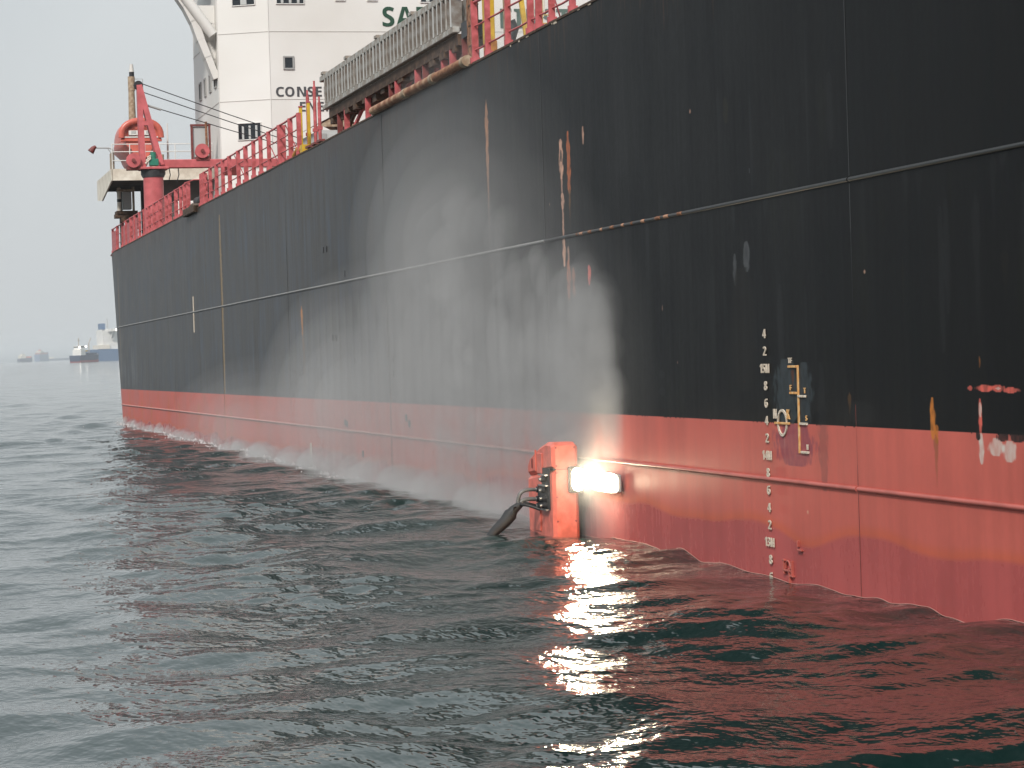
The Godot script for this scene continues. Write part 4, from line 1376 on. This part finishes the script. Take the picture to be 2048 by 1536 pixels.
	var lens := StandardMaterial3D.new()
	lens.albedo_color = Color(0.9, 0.9, 0.85)
	lens.emission_enabled = true
	lens.emission = Color(1.0, 0.93, 0.80)
	lens.emission_energy_multiplier = 34.0
	put("lamp_lens", mb, lens, hs)
	mbox("glow_bar_bracket", Vector3(-0.11, 0.70, -34.0), Vector3(0.04, 0.04, 1.2), M.frame, t)  # the bright patch beside the lamp, built as a glowing bar
	hs = mbox("lamp_housing", Vector3(-0.09, 0.80, -33.48), Vector3(0.06, 0.25, 1.28), M.frame, t, Basis(), 0.015)
	rim = []
	for ring_x in [-0.118, -0.135, -0.15]:
		var ring := []
		for k in 24:
			var an := TAU * k / 24
			var sc := 0.93 if ring_x < -0.14 else 1.0
			ring.append(Vector3(ring_x, 0.80 + 0.138 * sc * signf(sin(an)) * pow(absf(sin(an)), 0.45), -33.48 + 0.66 * sc * signf(cos(an)) * pow(absf(cos(an)), 0.45)))
		rim.append(ring)
	mb = MB.new()
	mb.loft(rim)
	var lens2 := lens.duplicate()
	lens2.emission_energy_multiplier = 9.0
	put("lamp_lens", mb, lens2, hs)
	var lb := OmniLight3D.new()  # light for the bar that makes up the bright patch
	lb.name = "glow_bar_light"
	lb.position = Vector3(-0.27, 0.80, -33.4) - Vector3(-0.4, 0, -35.2)
	lb.omni_range = 60.0
	lb.omni_attenuation = 2.0
	lb.light_energy = 0.6
	lb.light_size = 0.1
	lb.light_color = Color(1.0, 0.92, 0.78)
	lb.shadow_enabled = true
	t.add_child(lb)
	var la := SpotLight3D.new()
	la.name = "lamp_light"
	la.position = Vector3(-0.22, 0.80, -34.44) - Vector3(-0.4, 0, -35.2)
	la.rotation = Vector3(deg_to_rad(10), deg_to_rad(180 - 8), 0)
	la.spot_angle = 82.0
	la.spot_range = 60.0
	la.spot_attenuation = 2.0
	la.light_energy = 3.0
	la.light_size = 0.12
	la.light_color = Color(1.0, 0.92, 0.78)
	la.shadow_enabled = true
	t.add_child(la)

func far_ship(n: String, label: String, at: Vector3, turn: float) -> Node3D:
	var o := Node3D.new()
	o.name = numbered(n)
	o.position = at
	o.rotation.y = turn
	add_child(o)
	base_of[o] = Vector3.ZERO
	o.set_meta("label", label); o.set_meta("category", "ship"); o.set_meta("group", "ships at anchor on the horizon")
	return o

func hull_far(n: String, L: float, b: float, h0: float, h1: float, flare: float, m: Material, t: Node3D) -> void:
	var secs := []
	for i in 13:
		var f := i / 12.0
		var x := lerpf(-L / 2, L / 2, f)
		var w := b * 0.5 * (1.0 if f < 0.7 else sqrt(maxf(0.0, 1.0 - pow((f - 0.7) / 0.3, 2.0))) * 0.98 + 0.02)
		var sheer := h1 + (pow(maxf(0.0, f - 0.6) / 0.4, 2.0) * (h1 - h0) * 0.35)
		secs.append([Vector3(x - (1 - flare) * 0.0, h0, -w * flare), Vector3(x, sheer, -w), Vector3(x, sheer, w), Vector3(x, h0, w * flare)])
	var mb := MB.new()
	for i in 12:
		for q in 4:
			var q2 := (q + 1) % 4
			var c: Vector3 = (secs[i][q] + secs[i + 1][q2]) * 0.5 - Vector3((secs[i][q].x + secs[i + 1][q].x) * 0.5, (h0 + h1) * 0.5, 0)
			mb.quad(secs[i][q], secs[i][q2], secs[i + 1][q2], secs[i + 1][q], c.normalized())
	mb.face(secs[0], Vector3(-1, 0, 0))
	put(n, mb, m, t)

func lamp_ball(t: Node3D, c: Vector3, r: float) -> void:
	var m := StandardMaterial3D.new()
	m.albedo_color = Color.WHITE
	m.emission_enabled = true
	m.emission = Color(1.0, 0.97, 0.9)
	m.emission_energy_multiplier = 4.0
	var s := SphereMesh.new()
	s.radius = r; s.height = 2 * r; s.radial_segments = 12; s.rings = 6
	var o := MeshInstance3D.new()
	o.name = "deck_lamp"
	o.mesh = s; o.material_override = m; o.position = c
	t.add_child(o, true)
	var l := OmniLight3D.new()
	l.name = "deck_lamp_light"
	l.position = c
	l.light_energy = 8.0
	l.light_size = r
	l.omni_range = 200.0
	l.omni_attenuation = 2.0
	l.shadow_enabled = true
	t.add_child(l, true)

func build_far_ships() -> void:
	var navy := mat(lin(0.02, 0.035, 0.08), 0.5)
	var blue := mat(lin(0.05, 0.11, 0.22), 0.5)
	var boot := mat(lin(0.25, 0.05, 0.06), 0.5)
	# supply tanker with lit deck lamps, stern towards us
	var a := far_ship("supply_vessel", "dark supply vessel with red boot top and two lit deck lamps on horizon", Vector3(135.5, 0, -1800), 0.95)
	hull_far("hull", 30, 9, 0.8, 5.0, 0.9, navy, a)
	hull_far("boot_top", 29.6, 8.9, -0.8, 1.4, 0.9, boot, a)
	mbox("deck_house", Vector3(-9, 7.0, 0), Vector3(6, 4.0, 7), M.white, a)
	mbox("bridge", Vector3(-8.6, 10.4, 0), Vector3(4.6, 2.8, 6), M.white, a)
	mbox("bridge_windows", Vector3(-8.6, 10.9, 0), Vector3(4.7, 0.8, 6.1), M.glass, a)
	mbox("lifeboat", Vector3(-4.5, 8, 3.0), Vector3(2.6, 1.2, 1.2), M.yellow, a)
	mbox("hatch", Vector3(3, 5.8, 0), Vector3(14, 1.6, 6), navy, a)
	for e in [[Vector3(-9, 11.5, 0), Vector3(-9, 17.5, 0), 0.25], [Vector3(3, 5, 1), Vector3(3, 13.5, 1), 0.3], [Vector3(3, 13.5, 1), Vector3(6, 17.0, 1), 0.25], [Vector3(-10.5, 15.5, 0), Vector3(-7.5, 15.5, 0), 0.2]]:
		var mb := MB.new()
		mb.tube([e[0], e[1]], e[2], 6)
		put("mast", mb, M.beige, a)
	lamp_ball(a, Vector3(-12.4, 10.5, 2.6), 0.75)
	lamp_ball(a, Vector3(-5.0, 11.2, 3.4), 0.7)
	# larger ship behind the near stern
	var b := far_ship("bulk_carrier", "large blue hulled ship with white bridge tower half hidden by near stern", Vector3(204, 0, -2100), 0.25)
	hull_far("hull", 92, 24, -1, 9.6, 0.95, blue, b)
	mbox("tower", Vector3(-27, 17.0, 0), Vector3(14, 16.0, 17), M.white, b)
	mbox("bridge_wing", Vector3(-27, 25.2, 0), Vector3(6, 2.2, 34), M.white, b)
	mbox("wing_strut", Vector3(-27, 21.5, 13.0), Vector3(2, 1.0, 8), M.white, b, Basis(Vector3.RIGHT, -0.8))
	mbox("funnel", Vector3(-32, 28.5, 0), Vector3(5, 5, 4), blue, b)
	mbox("deck_house", Vector3(-34, 11.5, 3), Vector3(10, 3.2, 14), M.cream, b)
	mbox("deck", Vector3(10, 9.9, 0), Vector3(60, 0.6, 20), M.beige, b)
	var mb2 := MB.new()
	mb2.tube([Vector3(-27, 26, 0), Vector3(-27, 35, 0)], 0.5, 6)
	put("mast", mb2, M.curtain, b)
	lamp_ball(b, Vector3(-25, 25.4, 17.2), 1.0)
	lamp_ball(b, Vector3(-19.4, 18.6, 7.6), 0.9)
	# two more ships far out
	var c := far_ship("coaster", "small hazy blue coaster with cream superstructure, leftmost on the horizon", Vector3(253.6, 0, -4600), 0.5)
	hull_far("hull", 28, 11, -1, 7.0, 0.9, navy, c)
	mbox("deck_house", Vector3(-7, 9.6, 0), Vector3(11, 5.2, 9), M.cream, c)
	mbox("bridge", Vector3(-6, 13.4, 0), Vector3(6, 2.6, 8), M.cream, c)
	mbox("cargo", Vector3(5, 8.8, 0), Vector3(10, 3.0, 8), M.boat, c)
	var m3 := MB.new()
	m3.tube([Vector3(-5, 13, 0), Vector3(-5, 18.5, 0)], 0.4, 6)
	put("mast", m3, M.beige, c)
	var d := far_ship("car_carrier", "faded blue slab sided cargo ship second from left on the horizon", Vector3(347.7, 0, -5600), 0.95)
	hull_far("hull", 44, 14, -2, 15, 0.92, blue, d)
	mbox("upper_works", Vector3(-3, 17, 0), Vector3(34, 4.5, 12), mat(lin(0.30, 0.12, 0.10), 0.6), d)
	mbox("bridge", Vector3(-10, 21, 0), Vector3(10, 4, 12), M.cream, d)
	mbox("funnel", Vector3(-13, 24, 2), Vector3(5, 3, 4), M.boat, d)
	var e := far_ship("distant_barge", "faint low grey barge on the horizon between the hazy ships", Vector3(416, 0, -6000), 0.2)
	hull_far("hull", 70, 20, -2, 5, 0.95, navy, e)
	mbox("cabin", Vector3(-24, 7, 0), Vector3(12, 4, 12), M.cream, e)

func build_foam() -> void:
	# thin bright meniscus where the water climbs the plating
	var t := MB.new()
	var pts := []
	var z := -39.0
	while z < -14.0:
		var x := (SHIP * Vector3(0, 0.0, z)).x
		pts.append(Vector3(x - 0.012, sea_height(x - 0.03, z) + 0.004, z))
		z += 0.06
	t.tube(pts, 0.0045, 6)
	var o := thing("foam_line", "thin pale line of foam where the sea meets the red hull", "foam", Vector3(0, 0, -27), "", false)
	o.set_meta("kind", "stuff")
	put("foam_thread", t, M.strippink, o)
	# broken wash along the far part of the side
	var w := thing("wash", "broken white wash along the waterline towards the stern", "foam", Vector3(0, 0, -80), "", false)
	w.set_meta("kind", "stuff")
	var mb := MB.new()
	var r := RandomNumberGenerator.new()
	r.seed = 31
	for k in 650:
		var zz := r.randf_range(-107.0, -50.0)
		var d := absf(r.randfn(0.0, 0.22))
		if r.randf() < 0.3: d = absf(r.randfn(0.0, 0.7))
		var x := (SHIP * Vector3(0, 0, zz)).x - 0.02 - d
		if zz < -104: x += 0.008 * pow(-104 - zz, 2.0)
		var y := sea_height(x, zz)
		var s := r.randf_range(0.015, 0.06) * (1.0 if d < 0.4 else 0.6)
		var hgt := s * r.randf_range(0.3, 1.0) * (1.6 if d < 0.15 else 0.5)
		var ring := []
		for q in 6:
			var a := TAU * q / 6 + r.randf() * 0.6
			ring.append(Vector3(x + cos(a) * s, y - 0.02, zz + sin(a) * s * 2.2))
		var top := Vector3(x + r.randf_range(-s, s) * 0.4, y + hgt, zz + r.randf_range(-s, s))
		for q in 6:
			var n1: Vector3 = (ring[q] - Vector3(x, y - s * 0.5, zz)).normalized()
			var n2: Vector3 = (ring[(q + 1) % 6] - Vector3(x, y - s * 0.5, zz)).normalized()
			mb.tri(ring[q], ring[(q + 1) % 6], top, n1, n2, Vector3.UP)
	put("wash_flecks", mb, M.foam, w)

func puff(parent: Node3D, y: float, z: float, ry: float, rz: float, thick: float, tau: float, turn: float) -> void:
	# a bank of mist lying against the plating: an ellipsoid whose flat cap stands out from the side
	var f := FogVolume.new()
	f.name = "mist_puff"
	f.shape = RenderingServer.FOG_VOLUME_SHAPE_ELLIPSOID
	var cut := 0.62
	var k := sqrt(1.0 - cut * cut)
	var a := thick / (1.0 - cut)
	f.size = Vector3(2 * a, 2 * ry / k, 2 * rz / k)
	var m := FogMaterial.new()
	m.density = tau * 0.24 / thick
	m.albedo = Color(1, 1, 1)
	f.material = m
	f.position = Vector3((SHIP * Vector3(0, y, z)).x + a * cut, y, z) - base_at(parent)
	f.rotation = Vector3(turn, 0, 0)
	parent.add_child(f, true)

func bell(parent: Node3D, y: float, z: float, ry: float, rz: float, tau: float, turn: float) -> void:
	for k in 4:   # nested, so that the bank thins out softly to its edge
		var f: float = [1.0, 0.79, 0.59, 0.4][k]
		puff(parent, y, z, ry * f, rz * f, clampf(0.085 * rz * f, 0.04, 0.6), tau / 4.0, turn)

func build_mist() -> void:
	var r := RandomNumberGenerator.new()
	r.seed = 8
	var t := thing("spray_mist", "pale water mist rising from the orange machine and drifting aft along hull", "mist", Vector3(0, 0, -36), "", false)
	t.set_meta("kind", "stuff")
	# wide thin banks: height, z, half height, half length, depth of mist
	for e in [[2.0, -42.0, 4.0, 11.0, 0.75], [4.6, -43.5, 3.2, 9.5, 0.5], [1.4, -52.0, 3.2, 15.0, 0.7], [0.7, -68.0, 2.0, 20.0, 0.30],
		# the rising column beside the lamp
		[0.9, -35.2, 1.9, 2.9, 1.0], [2.4, -35.4, 1.9, 2.6, 1.1], [1.6, -38.2, 2.2, 4.4, 0.6]]:
		bell(t, e[0], e[1], e[2], e[3], e[4], r.randf_range(-0.03, 0.03))
	for k in 120:   # torn wisps
		var q := r.randf()
		var z := -33.7 - 11.0 * pow(q, 1.6)
		var rz := r.randf_range(0.35, 1.3) * (1.0 + 0.6 * q)
		var y := 0.5 + (2.6 + 2.6 * q) * r.randf()
		if z > -35.4 and y < 1.5: y += 1.2   # keeps the lamp itself clear
		puff(t, y, z, r.randf_range(0.14, 0.7), rz, maxf(0.025, 0.085 * rz), r.randf_range(0.07, 0.27) * (1.0 - 0.09 * y), r.randf_range(-0.16, 0.12))
	for e in [[1.9, -33.5, 0.9, 0.7, 0.28], [2.6, -33.9, 0.8, 0.8, 0.3], [1.1, -33.4, 0.9, 0.6, 0.3], [3.2, -34.6, 0.5, 1.0, 0.25], [1.5, -33.2, 0.6, 0.4, 0.2]]:
		puff(t, e[0], e[1], e[2], e[3], 0.085 * e[3], e[4], -0.12)
	for k in 22:   # low spray skimming the water
		var z := -37.0 - 34.0 * pow((k + r.randf()) / 22.0, 1.2)
		puff(t, 0.05, z, r.randf_range(0.25, 0.6), r.randf_range(1.6, 3.6), r.randf_range(0.3, 0.9), r.randf_range(0.35, 0.65), 0.0)
	for k in 56:
		var z := -62.0 - 45.0 * (k + 2.0 * r.randf()) / 57.0
		puff(t, r.randf_range(-0.05, 0.06), z, r.randf_range(0.1, 0.34), r.randf_range(0.3, 1.3), r.randf_range(0.08, 0.4), r.randf_range(0.25, 0.6), 0.0)
	for k in 3:   # fog balls added around the lamp to give it bloom
		var f := FogVolume.new()
		f.name = "mist_puff"
		f.shape = RenderingServer.FOG_VOLUME_SHAPE_ELLIPSOID
		f.size = Vector3.ONE * [0.5, 0.9, 1.5][k]
		var m := FogMaterial.new()
		m.density = [0.12, 0.09, 0.06][k]
		m.albedo = Color(1, 1, 1)
		f.material = m
		f.position = Vector3(-0.12, 0.82, -34.25) - base_at(t)
		t.add_child(f, true)
